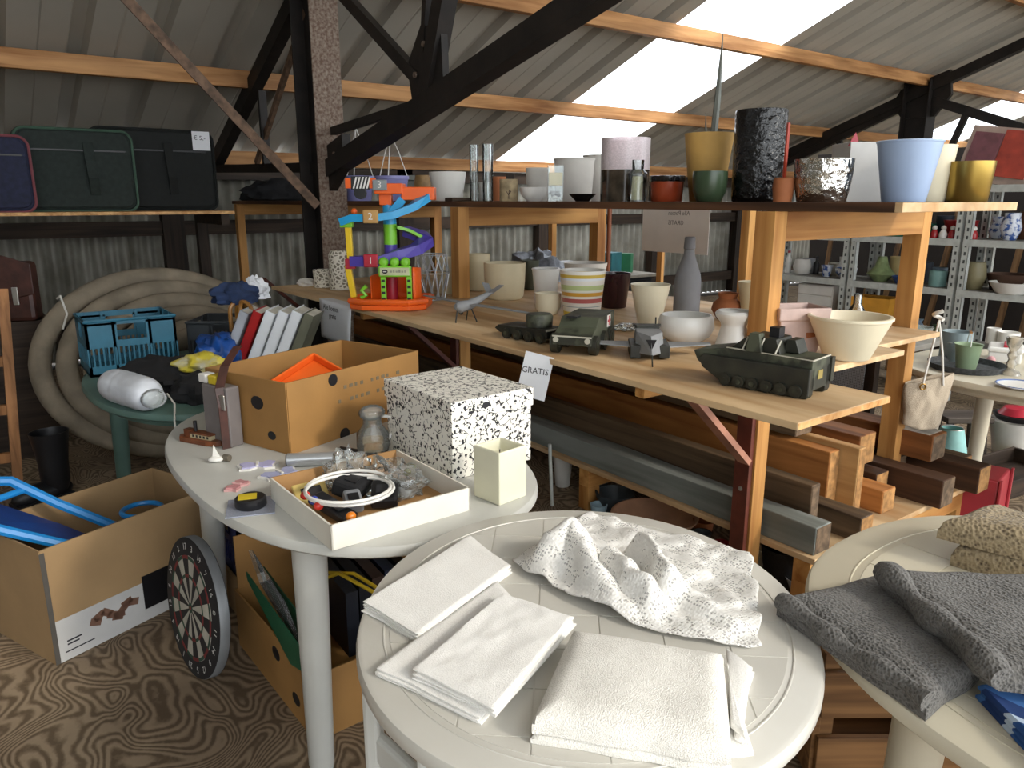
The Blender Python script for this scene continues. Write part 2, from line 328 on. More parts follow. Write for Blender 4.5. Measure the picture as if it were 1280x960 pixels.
# ---------------------------------------------------------------- steel roof trusses
def truss(x, label, short=False):
    t = thing('roof_truss', label, 'truss', (x, 5.22, 0))
    def bar(name, p, q, w=.06, h=.08, mat=M_steel): MB().beam((0, p[0]-5.22, p[1]), (0, q[0]-5.22, q[1]), w, h).build(name, mat, t)
    if not short:
        c = MB(); c.b2((-.008, -.16, 0), (.008, .16, 2.93)); c.b2((-.1, .155, 0), (.1, .17, 2.93)); c.build('column', M_steel, t)
        MB().b2((-.1, -.172, 0), (.1, -.157, 2.93)).build('column_flange', M_rust, t, label='flaking rust-grey flange')
        bar('lower_chord', (5.1, 1.70), (1.0, 2.60), .10, .11)
        bar('tie', (5.1, 1.72), (8.1, 1.80), .06, .07)
        bar('knee_brace', (7.75, 1.86), (5.40, 2.90), .09, .12)
        bar('strut', (3.72, 2.07), (4.95, 2.88), .05, .07)
        bar('strut', (3.72, 2.07), (3.35, 2.95), .09, .10)
        bar('strut', (3.78, 2.10), (3.62, 3.05), .04, .05)
        bar('strut', (3.72, 2.02), (5.0, 1.95), .04, .05)
        bar('strut', (5.35, 2.75), (6.6, 1.80), .03, .05, M_brace)
        bar('strut', (6.35, 1.76), (6.35, 2.35), .04, .06)
        MB().prism([(-.17, 1.56), (-.17, 1.86), (-.42, 1.92), (-.42, 1.72)], -.03, .03, Matrix(((0, 0, 1, 0), (1, 0, 0, 0), (0, 1, 0, 0), (0, 0, 0, 1)))).build('gusset', M_steel, t)
        MB().prism([(-1.36, 1.97), (-1.68, 2.03), (-1.66, 2.36), (-1.46, 2.4), (-1.3, 2.22)], -.02, .02, Matrix(((0, 0, 1, 0), (1, 0, 0, 0), (0, 1, 0, 0), (0, 0, 0, 1)))).build('gusset', M_steel, t)
        for yy, zz in ((-1.5, 2.08), (-1.4, 2.16), (-1.55, 2.2), (-1.5, 2.3), (-.28, 1.8), (-.33, 1.75)):
            MB().cyl((-.035, yy, zz), (.035, yy, zz), .016, 6).build('bolt', M_rust, t)
        MB().b2((-.13, -.2, 2.86), (.13, .2, 2.94)).build('cap_plate', M_rust, t)
    else:
        c = MB(); c.b2((-.008, -.16, 0), (.008, .16, 3.0)); c.b2((-.12, .155, 0), (.12, .17, 3.0)); c.b2((-.12, -.17, 0), (.12, -.155, 3.0)); c.build('column', M_steel, t)
        bar('rafter', (8.1, 2.02-.2), (-1.4, 5.57-.3), .12, .12)
        bar('strut', (5.4, 2.72), (7.9, 1.75), .08, .1)
        bar('strut', (5.05, 2.75), (3.5, 2.15), .09, .11)
        bar('strut', (6.4, 2.5), (5.9, 1.6), .06, .07)
        bar('strut', (4.6, 2.6), (4.9, 1.7), .06, .07)
        bar('upright', (7.7, 0), (7.7, 1.9), .14, .14)
        MB().prism([(.35, 2.75), (.2, 2.55), (-.22, 2.55), (-.4, 2.8), (-.35, 3.1), (.25, 2.92)], -.03, .03, Matrix(((0, 0, 1, 0), (1, 0, 0, 0), (0, 1, 0, 0), (0, 0, 0, 1)))).build('gusset', M_steel, t)
    return t
truss(2.2, 'black steel roof truss on the rusty column beside the toy garage')
truss(10.5, 'black steel roof truss beyond the blue pot', True)
tag(MB().beam((2.07, 5.03, 1.46), (0.969, 5.0, 2.6355), .06, .012, (0, 1, 0)).build('wind_brace', M_brace), 'thin brown rusted flat bar slanting up past the suitcases', 'brace')
# ---------------------------------------------------------------- the wooden display shelf with its timber rack
ds = thing('display_shelf', 'long two-tier wooden shelf of orange posts and plywood boards', 'shelf', (2.3, 3.5, 0))
def DS(a, b, name, mat, bevel=.002, **k):
    return MB().b2([a[0]-2.3, a[1]-3.5, a[2]], [b[0]-2.3, b[1]-3.5, b[2]]).build(name, mat, ds, bevel=bevel, **k)
for i, y in enumerate((1.577, 3.586, 5.60, 7.53)):
    DS((2.284, y, 0), (2.355, y+.08, 1.462), 'post', M_postw)
    DS((3.33, y, 0), (3.40, y+.08, 1.462), 'post', M_postw)
    DS((2.355, y, 1.36), (3.33, y+.05, 1.461), 'cross_rail', M_postx)
    if i < 2: DS((1.7, y+.02, .89), (3.33, y+.06, .938), 'shelf_rail', M_postx)
    if i > 2: continue
    DS((2.262, y+.01, 0), (2.284, y+.075, .935), 'red_plate', M_redplate)
    for z in (.82, .45):
        o = MB().lathe([(.009, 0), (.009, .003), (.004, .005)], 12).build('screw', M_screw, ds, (2.262-2.3, y+.04-3.5, z)); o.rotation_euler = (0, -math.pi/2, 0)
    MB().beam((2.262-2.3, y+.03-3.5, .56), (1.86-2.3, y+.03-3.5, .93), .022, .05, (0, 1, 0)).build('knee_brace', M_pinkbar if i == 0 else M_redplate, ds)
DS((2.30, 1.18, 1.463), (3.12, 4.0, 1.493), 'upper_board', M_plyd, label='brown plywood with pale cut edge')
DS((2.30, 4.003, 1.463), (3.42, 7.72, 1.493), 'upper_board', M_plyd)
DS((2.30, 1.155, 1.4635), (3.12, 1.1795, 1.4925), 'cut_edge', M_ply)
DS((1.64, 1.02, .94), (2.09, 3.16, .96), 'lower_board', M_ply)
DS((1.65, 3.163, .938), (2.09, 4.85, .958), 'lower_board', M_ply)
DS((2.092, 1.335, .939), (2.80, 3.4, .959), 'lower_board', M_ply)
DS((2.092, 3.403, .939), (2.80, 5.02, .959), 'lower_board', M_ply)
DS((2.80, 1.45, .937), (3.33, 5.02, .957), 'lower_board', M_ply)
for k, (y0, y1) in enumerate(((1.0199, 3.16),)):
    DS((1.642, 1.0185, .9415), (2.088, 1.0198, .9585), 'cut_edge', M_pale, 0)
DS((2.362, 1.35, .212), (3.72, 4.2, .235), 'rack_board', M_ply)
DS((2.362, 4.203, .212), (3.72, 7.0, .235), 'rack_board', M_ply)
for y in (1.37, 2.57, 4.2, 6.2):
    for x in (2.37, 3.55): DS((x, y, 0), (x+.075, y+.07, .12), 'rack_leg', M_postw)
    DS((2.37, y, .12), (3.70, y+.07, .211), 'rack_bearer', M_postx)
# brown post, thin pole behind the shelf
tag(MB().b2((-.035, -.035, 0), (.035, .035, 1.45)).build('wooden_post', M_postw, None, (5.8345, 7.0735, 0), bevel=.003), 'square orange post between the shelf and corrugated wall behind striped pot', 'post')
tag(MB().b2((-.035, -.035, 0), (.035, .035, 1.7)).build('wooden_post', M_postw, None, (4.6, 3.3918, 0), bevel=.003), 'square brown post standing behind the canvas and paper sign', 'post')
M_pole = pm('reddish pole', '8c4a25', .5)
tag(MB().cyl((0, 0, 0), (0, 0, 1.46), .016, 12).build('round_pole', M_pole, None, (3.8, 3.9744, 0)), 'thin round reddish-brown pole behind the dark maroon pot', 'pole')
# ---------------------------------------------------------------- timbers on the rack
M_t = {'grey': wood('grey painted beam', '8d9390', '6d7470', 'Y', fine=20), 'dark': wood('weathered dark beam', '6d5a45', '3c2f23', 'Y', fine=24),
       'or': wood('orange sawn beam', 'bd8148', '8a5528', 'Y', fine=16), 'pale': wood('pale sawn plank', 'cfa772', 'a37a4a', 'Y', fine=16),
       'br': wood('dark brown beam', '4f3626', '2a1c14', 'Y', fine=20), 'brn': wood('brown beam', '8d5c34', '5d381d', 'Y', fine=18)}
M_cut = pm('fresh sawn end', 'bb8a52', .8, 0, .25, 30)
M_cutd = pm('old sawn end', '77614a', .85, 0, .3, 30)
M_wp = pm('white paint', 'cfc8bb', .7, 0, .2, 20)
def timber(x, z, w, h, y0, y1, k, label, cut=None, patch=False, tilt=0):
    t = thing('timber_beam', label, 'beam', (x+w/2, y0, z), 0, 'timbers stored on the low rack')
    if tilt: t.rotation_euler.x = tilt
    L_ = y1-y0; seed = random.random()*9; nv = 14; vs = []; fs = []
    for j in range(nv+1):
        y = L_*j/nv
        for a, b in ((-1, 0), (1, 0), (1, 1), (-1, 1)):
            d = noise.noise(Vector((seed+a*3, y*1.2, b*4)))*.006 if 0 < j else 0
            vs.append((a*w/2+d, y, b*h+(d if b else 0)))
    for j in range(nv): fs += [(j*4+i, j*4+(i+1) % 4, j*4+4+(i+1) % 4, j*4+4+i) for i in range(4)]
    fs += [(3, 2, 1, 0), tuple(nv*4+i for i in range(4))]
    MB().add(vs, [f[::-1] for f in fs]).build('beam', M_t[k], t, bevel=.004)
    MB().b2((-w/2+.004, -.0015, .004), (w/2-.004, .001, h-.004)).build('sawn_end', cut or M_cutd, t)
    if patch: MB().b2((-w/2+.006, .02, h-.001), (w/2-.005, .36, h+.0015)).build('paint_patch', M_wp, t)
TB = [(2.385, .235, .10, .11, 1.37, 6.6, 'grey', 'grey painted beam along the front edge of the low rack', None),
 (2.50, .235, .055, .215, 1.47, 6.5, 'dark', 'weathered dark plank on edge right behind the grey painted beam', None),
 (2.62, .235, .09, .10, 1.33, 5.2, 'dark', 'dark beam with split pale end beside the plank on edge', M_cut),
 (2.76, .235, .075, .27, 1.56, 6.3, 'or', 'tall orange sawn plank standing on edge on the rack', M_cut),
 (2.838, .235, .05, .29, 1.48, 6.2, 'pale', 'pale sawn plank pressed against the tall orange plank', M_cut),
 (2.95, .235, .10, .10, 1.42, 5.5, 'or', 'short orange beam with knotty end on the rack board', M_cut),
 (3.08, .235, .10, .115, 1.52, 6.4, 'br', 'dark brown beam lying under the blackish beam on the rack', M_cut),
 (3.20, .235, .11, .125, 1.30, 6.4, 'br', 'long blackish-brown beam sticking out furthest over the rack', None),
 (3.36, .235, .10, .115, 1.58, 6.4, 'dark', 'weathered beam beneath the white-patched beam on the rack', None),
 (3.50, .235, .11, .12, 1.28, 6.3, 'br', 'dark beam with pale broken end at the back of the rack', M_cut),
 (3.62, .235, .09, .11, 1.40, 6.0, 'dark', 'thin weathered beam along the rear edge of the rack', M_cut),
 (2.755, .53, .12, .10, 1.72, 6.0, 'dark', 'greyish weathered beam lying on top of the orange planks', None),
 (3.06, .365, .13, .14, 1.60, 6.0, 'brn', 'thick brown beam with bevelled end on the upper layer', M_cut),
 (3.38, .365, .13, .12, 1.44, 6.1, 'brn', 'brown beam with a patch of white paint on the upper layer', None)]
for a in TB: timber(*a, patch=('white paint' in a[7]))
# ---------------------------------------------------------------- plastic garden tables
M_ptab = pm('white garden plastic', 'd3d0c7', .38, 0, .05, 3, .05, 200)
M_ptab2 = pm('ivory garden plastic', 'd8d0ba', .4, 0, .06, 3, .05, 200)  # even ivory base colour of the plastic
M_ptab3 = pm('greyish white plastic', 'c6c6c0', .4, 0, .07, 4, .05, 200)
M_gtab = pm('green garden plastic', '5f7d74', .45, 0, .12, 5, .05, 120)
def sup(a, b, n, k, s=1.):
    t = 2*math.pi*k; c, q = math.cos(t), math.sin(t)
    return (a*s*math.copysign(abs(c)**(2/n), c), b*s*math.copysign(abs(q)**(2/n), q))
def clip(poly, conv):
    out = poly
    for i in range(len(conv)):
        a, b = conv[i], conv[(i+1) % len(conv)]; res = []
        ins = lambda p: (b[0]-a[0])*(p[1]-a[1])-(b[1]-a[1])*(p[0]-a[0]) >= -1e-9
        for j in range(len(out)):
            p, q = out[j-1], out[j]; ip, iq = ins(p), ins(q)
            if ip != iq:
                d1 = (b[0]-a[0])*(p[1]-a[1])-(b[1]-a[1])*(p[0]-a[0]); d2 = (b[0]-a[0])*(q[1]-a[1])-(b[1]-a[1])*(q[0]-a[0])
                t = d1/(d1-d2); res.append((p[0]+(q[0]-p[0])*t, p[1]+(q[1]-p[1])*t))
            if iq: res.append(q)
        out = res
        if not out: return []
    return out
def oval_table(loc, rzz, a, b, n, mat, label, legs, tile=None, legr=.04, h=.72, wide=False):
    t = thing('garden_table', label, 'table', (loc[0], loc[1], 0), rzz)
    N_ = 72; prof = [(.93, -.028), (.985, -.034), (1.0, -.026), (1.0, -.012), (.992, -.003), (.975, 0), (.0, 0)]
    vs = []; fs = []
    for s, z in prof[:-1]: vs += [(*sup(a, b, n, k/N_, s), h+z) for k in range(N_)]
    R_ = len(prof)-1
    for i in range(R_-1): fs += [(i*N_+k, i*N_+(k+1) % N_, (i+1)*N_+(k+1) % N_, (i+1)*N_+k) for k in range(N_)]
    fs += [tuple((R_-1)*N_+k for k in range(N_)), tuple(reversed(range(N_)))]
    MB().add(vs, fs, None, True).build('table_top', mat, t)
    if tile:
        inner = [sup(a, b, n, k/N_, .86) for k in range(N_)]
        x = -a
        i = 0
        while x < a:
            y = -b-(i % 2)*tile*.0
            while y < b:
                p = clip([(x+.0015, y+.0015), (x+tile-.0015, y+.0015), (x+tile-.0015, y+tile-.0015), (x+.0015, y+tile-.0015)], inner)
                if len(p) > 2:
                    MB().prism(p, h, h+.0012).build('panel', mat, t)
                y += tile
            x += tile; i += 1
        MB().tube([(*sup(a, b, n, k/N_, .885), h-.0005) for k in range(N_)], .0022, 6, True).build('rim_bead', mat, t)
    MB().tube([(*sup(a, b, n, k/N_, .86), h-.06) for k in range(N_)], .016, 6, True).build('apron', mat, t)
    for lx, ly in legs:
        MB().tube([(lx*1.06, ly*1.06, 0), (lx*1.06, ly*1.06, .012), (lx, ly, h-.03)], [legr*.8, legr*.85, legr*1.15], 16).build('leg', mat, t)
    if wide:
        l = MB()
        for sx in (-.1, .1): l.tube([(wide[0]+sx*1.1, wide[1], 0), (wide[0]+sx*.8, wide[1], h-.03)], [.022, .03], 8)
        for z in (.12, .42): l.tube([(wide[0]-.1, wide[1], z), (wide[0]+.1, wide[1], z)], .02, 8)
        l.build('leg_frame', mat, t)
    return t
oval_table((.923, 2.197), 0, .477, .778, 2.43, M_ptab3, 'whitish oval garden table crowded with carton, flowered box and trinkets', [(-.285, -.46), (.285, -.46), (-.285, .46), (.285, .46)])
T2_ = oval_table((.864, .942), R(-40.2), .414, .468, 2.05, M_ptab, 'round white garden table covered with folded white linens', [(-.24, .2), (.24, .2)], .11, h=.756)
oval_table((1.573, .117), 0, .556, .706, 2.28, M_ptab2, 'ivory garden table carrying grey knitwear and tweed cloth', [(.3, .4), (.3, -.4), (-.3, -.4), (-.34, .36)], .15, h=.756)
oval_table((.89, 3.72), 0, .49, .72, 2.4, M_gtab, 'green plastic garden table in front of the hose coil', [(.3, .45), (.3, -.33), (-.3, .45), (-.12, -.28)], h=.68)
# side leg frame of the round table with its cut-out
lf = MB()
def t2(x, y): c_, s_ = math.cos(R(-40.2)), math.sin(R(-40.2)); dx, dy = x-.864, y-.942; return (dx*c_+dy*s_, -dx*s_+dy*c_)
pa_, pb_ = t2(.535, 1.175), t2(.565, 1.02)
lf.beam((*pa_, 0), (*pa_, .725), .05, .03); lf.beam((*pb_, 0), (*pb_, .725), .06, .03); lf.beam((*pa_, .47), (*pb_, .45), .025, .06); lf.beam((*pa_, .70), (*pb_, .70), .025, .05)
lf.build('leg_frame', M_ptab3, T2_, bevel=.008)
# ---------------------------------------------------------------- cloths
def bil(q, u, v):
    return tuple((q[0][i]*(1-u)+q[1][i]*u)*(1-v)+(q[3][i]*(1-u)+q[2][i]*u)*v for i in (0, 1))
def slab(mb, q, z0, T, seed, wr=.006, fr=9., nu=40, nv=30, rnd=.5, dz=None):
    """one folded layer: closed soft slab over the quad q"""
    q = [tuple(p) for p in q]
    lu = math.dist(q[0], q[1]); lv = math.dist(q[1], q[2]); e = T*rnd+.002
    def top(u, v):
        x, y = bil(q, u, v); d = min(u*lu, (1-u)*lu, v*lv, (1-v)*lv); k = min(d/e, 1)
        s = math.sqrt(max(0, 1-(1-k)**2))
        nn = noise.noise(Vector((x*fr, y*fr, seed)))+.5*noise.noise(Vector((x*fr*2.3, y*fr*2.3, seed+5)))
        zz = z0+T*.45+s*T*.55+nn*wr*min(1, d/.03+.2)+(dz(u, v) if dz else 0)
        ex = noise.noise(Vector((x*14, y*14, seed+9)))*.004*(1-min(1, d/.02))
        return (x+ex, y+ex, zz)
    def pt(i, j, b):
        u, v = i/nu, j/nv; p = top(u, v)
        return (p[0], p[1], max(z0+.0004, p[2]-T*.9) if b else p[2])
    vs = [pt(i, j, 0) for j in range(nv+1) for i in range(nu+1)]; n = len(vs)
    def uvs(s): # denser near the edges
        return s
    vs += [(p[0], p[1], z0+.0003 if dz is None else max(z0, p[2]-T)) for p in vs]
    w = nu+1; fs = []
    for j in range(nv):
        for i in range(nu):
            a = j*w+i; fs += [(a, a+1, a+w+1, a+w), (n+a, n+a+w, n+a+w+1, n+a+1)]
    for i in range(nu): fs += [(i, n+i, n+i+1, i+1), (nv*w+i, nv*w+i+1, n+nv*w+i+1, n+nv*w+i)]
    for j in range(nv): fs += [(j*w, (j+1)*w, n+(j+1)*w, n+j*w), (j*w+nu, n+j*w+nu, n+(j+1)*w+nu, (j+1)*w+nu)]
    mb.add(vs, fs, None, True)
def folded(name, q, z0, T, layers, mat, label, cat, seed=1, wr=.005, fr=9., inset=.006, group=None, skew=(0, 0), rz_=None):
    t = thing(name, label, cat, (*bil(q, .5, .5), z0), 0, group); c = bil(q, .5, .5)
    ql = [(p[0]-c[0], p[1]-c[1]) for p in q]
    for l in range(layers):
        k = 1-inset*l*(1 if l % 2 else .4)
        qq = [(p[0]*k+skew[0]*l+random.uniform(-1, 1)*inset*.5, p[1]*k+skew[1]*l+random.uniform(-1, 1)*inset*.5) for p in ql]
        m = MB(); slab(m, qq, z0*0+T/layers*l, T/layers, seed+l*.15, wr*(l+1)/layers, fr); m.build('fold_layer', mat, t)
    return t
M_lin = fabric('white linen', 'f0eee9', 'dddbd6', 420, bmp=.25, big=14)
M_knit = fabric('fine white knit', 'ebe8e0', 'd0ccc2', 480, bmp=.4, big=40)
M_lace = lace('white lace', 'efede8', 165, .20, 18)
M_grey = fabric('grey knit', '6b6966', '393837', 190, bmp=1., big=10)
M_tweed = fabric('brown tweed', '9a8a6e', '54473a', 130, bmp=1., big=60)
Z2 = .7575
folded('folded_linen', [(0.5249, 1.1787), (0.5558, 1.0239), (0.8355, 1.1291), (0.8465, 1.2999)], Z2, .020, 4, M_lin, 'small white linen folded narrow with embroidered end nearest the flowered box', 'linen', 3, .004)
folded('folded_linen', [(0.4573, 0.9853), (0.525, 0.7877), (0.7393, 0.8836), (0.7803, 1.1023)], Z2, .016, 3, M_lin, 'crumpled underlayer of white napkins below the smooth folded tablecloth', 'linen', 7, .003)
folded('folded_tablecloth', [(0.4912, 0.9214), (0.5392, 0.7673), (0.7918, 0.8842), (0.7381, 1.0275)], Z2+.0165, .020, 3, M_lin, 'smooth white tablecloth with creased weave folded beside the lace', 'linen', 11, .0025, 22.)
BQ = [(0.5636, 0.7146), (0.7351, 0.5065), (0.904, 0.6535), (0.7547, 0.8501)]
bc_ = bil(BQ, .5, .5); BQl = [(p[0]-bc_[0], p[1]-bc_[1]) for p in BQ]
tk = thing('folded_bedspread', 'thick cream-white knitted blanket folded square on the round table', 'blanket', (*bc_, Z2))
m = MB(); slab(m, [(p[0]*1.01, p[1]*1.01) for p in BQl], 0, .018, 15, .002, 7, 44, 34, .9); m.build('lower_fold', M_knit, tk)
m = MB(); slab(m, BQl, .016, .034, 16, .006, 6, 60, 46, 1.0, lambda u, v: .010*math.sin(math.pi*u)*math.sin(math.pi*v)); m.build('upper_fold', M_knit, tk)
folded('folded_edge', [(0.7526, 0.5232), (0.7764, 0.5151), (0.9271, 0.6437), (0.9286, 0.6701)], Z2, .036, 4, M_lin, 'narrow pleated white cloth end beside the thick knitted blanket', 'linen', 19, .003, 9, .05)
# crumpled lace tablecloth
LQ = [(0.8598, 1.1619), (1.0196, 0.6582), (1.2932, 0.8872), (1.1565, 1.2534)]
def ridge(x, y, a, b, h, w):
    ax, ay = a; bx, by = b; dx, dy = bx-ax, by-ay; L2 = dx*dx+dy*dy
    t = max(0, min(1, ((x-ax)*dx+(y-ay)*dy)/L2)); d2 = (x-ax-t*dx)**2+(y-ay-t*dy)**2
    return h*math.exp(-d2/(w*w))
RD = [((0.8649, 1.1005), (0.9717, 1.1008), .075, .055), ((0.9616, 1.0891), (0.8732, 0.8759), .075, .04), ((0.9825, 0.9914), (0.9428, 0.8507), .070, .030),
      ((1.0673, 0.9967), (1.0123, 0.8618), .075, .026), ((1.0148, 0.86), (1.0257, 0.6868), .022, .03), ((0.9488, 0.8199), (0.9933, 0.6956), .014, .018)]
def lace_pt(u, v):
    x, y = bil(LQ, u, v)
    bl = .085*math.sin(math.pi*u)**.8*(1-v)**1.5; x -= bl*.72; y -= bl*.55; vf = min(1, v/.16); uf = min(1, u/.10, (1-u)/.08)
    h = 0.
    for a, b, hh, w in RD: h = max(h, ridge(x, y, a, b, hh, w))+.25*min(h, ridge(x, y, a, b, hh, w))
    h *= (.12+.88*vf)*(.1+.9*uf)
    ed = min(u, 1-u, v, 1-v); sc = .012*abs(math.sin(u*60))+.012*abs(math.sin(v*60)) if ed < .001 else 0
    n1 = noise.noise(Vector((x*11, y*11, 2)))+.6*noise.noise(Vector((x*26, y*26, 4)))
    return (x+n1*.010, y-n1*.010, max(Z2+.004, Z2+.006+h*.92+n1*.010+abs(noise.noise(Vector((x*18, y*6, 8))))*.010))
lt = thing('lace_tablecloth', 'white lace tablecloth thrown down in a crumpled heap on round table', 'tablecloth', (0, 0, 0))
lt.location = (*bil(LQ, .5, .5), Z2); m = MB()
c0 = bil(LQ, .5, .5)
m.grid(lambda u, v: tuple(a-b for a, b in zip(lace_pt(u, v), (*c0, Z2))), 110, 90)
m.build('lace', M_lace, lt, solid=.0025)
# grey knitwear
def sweater(name, q, z, T, label, seed, dz=None, wr=.008, mat=M_grey):
    c = bil(q, .5, .5); t = thing(name, label, 'knitwear', (*c, z)); ql = [(p[0]-c[0], p[1]-c[1]) for p in q]
    m = MB(); slab(m, ql, 0, T, seed, wr, 7, 60, 44, .9, dz); m.build('body', mat, t); return t, ql
t, ql = sweater('folded_sweater', [(1.1297, 0.7095), (1.0536, 0.4064), (1.315, 0.3991), (1.3806, 0.6527)], .7577, .045, 'dark grey knitted sweater folded flat on the ivory table', 21)
m = MB(); m.tube([Vector((*bil(ql, u, .03), .028+.004*math.sin(u*9))) for u in [i/20 for i in range(21)]], [.016+.004*math.sin(i) for i in range(21)], 10); m.build('rolled_hem', M_grey, t)
t, ql = sweater('folded_sweater', [(1.3085, 0.6196), (1.1416, 0.3495), (1.2629, 0.2195), (1.5656, 0.4068)], .803, .04, 'dark grey knitted cardigan with rolled sleeve lying over the flat sweater', 27)
m = MB(); m.tube([Vector((*bil(ql, u, .02), .026+.006*math.sin(u*11))) for u in [i/20 for i in range(21)]], [.020+.006*math.sin(i*.8) for i in range(21)], 10); m.build('rolled_sleeve', M_grey, t)
t = folded('tweed_cloth', [(1.6078, 0.6292), (1.6195, 0.4585), (1.7991, 0.4375), (1.8028, 0.633)], .7577, .10, 2, M_tweed, 'nubbly brown tweed cloth folded double on the ivory table', 'cloth', 31, .012, 8, .05)
M_blue = bands('blue checked cotton', [(0, '1f3f78'), (.18, '6f93c4'), (.3, '24508f'), (.5, 'b9cbe0'), (.58, '1c3a70'), (.8, '3f6fae')], 0, .9, 7.)
folded('blue_cloth', [(1.1691, 0.3835), (1.0552, 0.2334), (1.2913, 0.2206), (1.2491, 0.3388)], .7577, .028, 3, M_blue, 'blue and white checked cotton cloth folded beside the grey knitwear', 'cloth', 35, .004, 12)
# ================================================================ dark back-left corner
CAMR = -R(36.5)
M_black = pm('black plastic', '16161a', .45)
M_blackc = pm('black cloth', '17171a', .9, 0, .2, 12, .4)
M_white = pm('white plastic', 'e6e4de', .4, 0, .05)
M_paper = pm('white paper', 'e4e6ea', .8, 0, .03, 5, .03)
M_ink = pm('black ink', '23232a', .7)
def rrect(w, h, r, n=6):
    p = []
    for cx, cy, a0 in ((w/2-r, h-r, 0), (-w/2+r, h-r, 90), (-w/2+r, r, 180), (w/2-r, r, 270)):
        p += [(cx+r*math.cos(R(a0+90*i/n)), cy+r*math.sin(R(a0+90*i/n))) for i in range(n+1)]
    return p
XZ = Matrix(((1, 0, 0, 0), (0, 0, -1, 0), (0, 1, 0, 0), (0, 0, 0, 1)))   # (x, y) outline -> upright, extruded towards -y for z > 0
def suitcase(x, y, z, w, h, d, mat, edge, label, strap, price=False):
    t = thing('suitcase', label, 'suitcase', (x, y, z), 0)
    MB().prism(rrect(w, h, .07), -d, 0, XZ).build('body', mat, t, bevel=.02)
    fr = MB().prism(rrect(w-.05, h-.05, .06), 0, .018, XZ @ Matrix.Translation((0, .025, 0))).build('front_panel', mat, t, bevel=.008)
    MB().tube([(px_, -.004, pz) for px_, pz in rrect(w-.012, h-.012, .068)], .009, 6, True).build('piping', edge, t)
    MB().b2((-w*.42, -.030, h*.72), (w*.42, -.017, h*.74)).build('zip', M_black, t)
    MB().ribbon([(w*.1, -.022, h*.83), (w*.1, -.06, h*.6), (w*.11, -.06, h*.4), (w*.12, -.022, h*.2)], .06, .01, (1, 0, 0)).build('strap_handle', mat, t)
    if price:
        p = MB().b2((w/2-.16, -.0205, h-.15), (w/2-.03, -.019, h-.01)).build('price_card', M_paper, t); text('€ 5,-', .045, M_ink, p, (w/2-.105, -.021, h-.06), (R(90), 0, 0))
    return t
M_sg = pm('dark green fabric', '1d2924', .8, 0, .2, 30, .3)
M_sb = pm('blackish green fabric', '121715', .8, 0, .2, 30, .3)
M_sn = pm('navy fabric', '1e2340', .8, 0, .2, 30, .3)
M_gpipe = pm('green piping', '3e5a4a', .6); M_rpipe = pm('reddish piping', '7d4148', .6)
suitcase(1.36, 6.36, 1.424, .86, .60, .22, M_sb, M_sb, 'blackish green suitcase with white price card on the high shelf', 1, True)
suitcase(.80, 6.10, 1.424, .72, .555, .22, M_sg, M_gpipe, 'dark green suitcase with green piping in front of the blackish one', 1)
suitcase(.20, 5.86, 1.424, .62, .48, .20, M_sn, M_rpipe, 'navy suitcase with reddish piping in front of the green one', 1)
hs = thing('suitcase_shelf', 'high plank shelf with suitcases above the hose coil', 'shelf', (.2, 6.2, 0))
MB().b2((-2.2, -.38, 1.40), (1.55, .42, 1.422)).build('board', M_pale, hs, bevel=.002)
for x in (-1.9, 1.46): MB().b2((x, .34, 0), (x+.08, .42, 1.40)).build('post', M_dark_woodz, hs)
for x in (-1.9, 1.46): MB().b2((x, -.34, 1.32), (x+.06, .34, 1.40)).build('bearer', M_dark_wood, hs)
# hose coil
M_hose = pm('dusty grey hose', '8f8370', .85, 0, .18, 7, .5, 150)
ho = MB(); pts = []
NL = 6; per = 48
for i in range(NL*per+1):
    k = i/per; a = 2*math.pi*k+math.pi*1.5; kk = min(k, NL-1)*.8
    L_, R_, T_, B_ = .20+.15*kk, 1.60-.06*kk, 1.08-.085*kk, .07+.075*kk
    cx, cz, rx, rzz = (L_+R_)/2, (T_+B_)/2, (R_-L_)/2, (T_-B_)/2
    pts.append((cx+rx*math.cos(a)-.9, -.055*k+.03*math.sin(a*2)-(1.08-(cz+rzz*math.sin(a)))*.62, cz+rzz*math.sin(a)))
ho.tube(pts, .056, 12)
hz = thing('hose_coil', 'thick dusty grey rubber hose coiled up against the corrugated wall', 'hose', (.92, 5.05, 0))
ho.build('hose', M_hose, hz)
M_cord = pm('white cord', 'dcd9d0', .7)
MB().tube([(.42-.9, -.30, .98), (.43-.9, -.36, 1.0), (.45-.9, -.36, .9), (.42-.9, -.36, .82)], .006, 6).build('tie_cord', M_cord, hz)
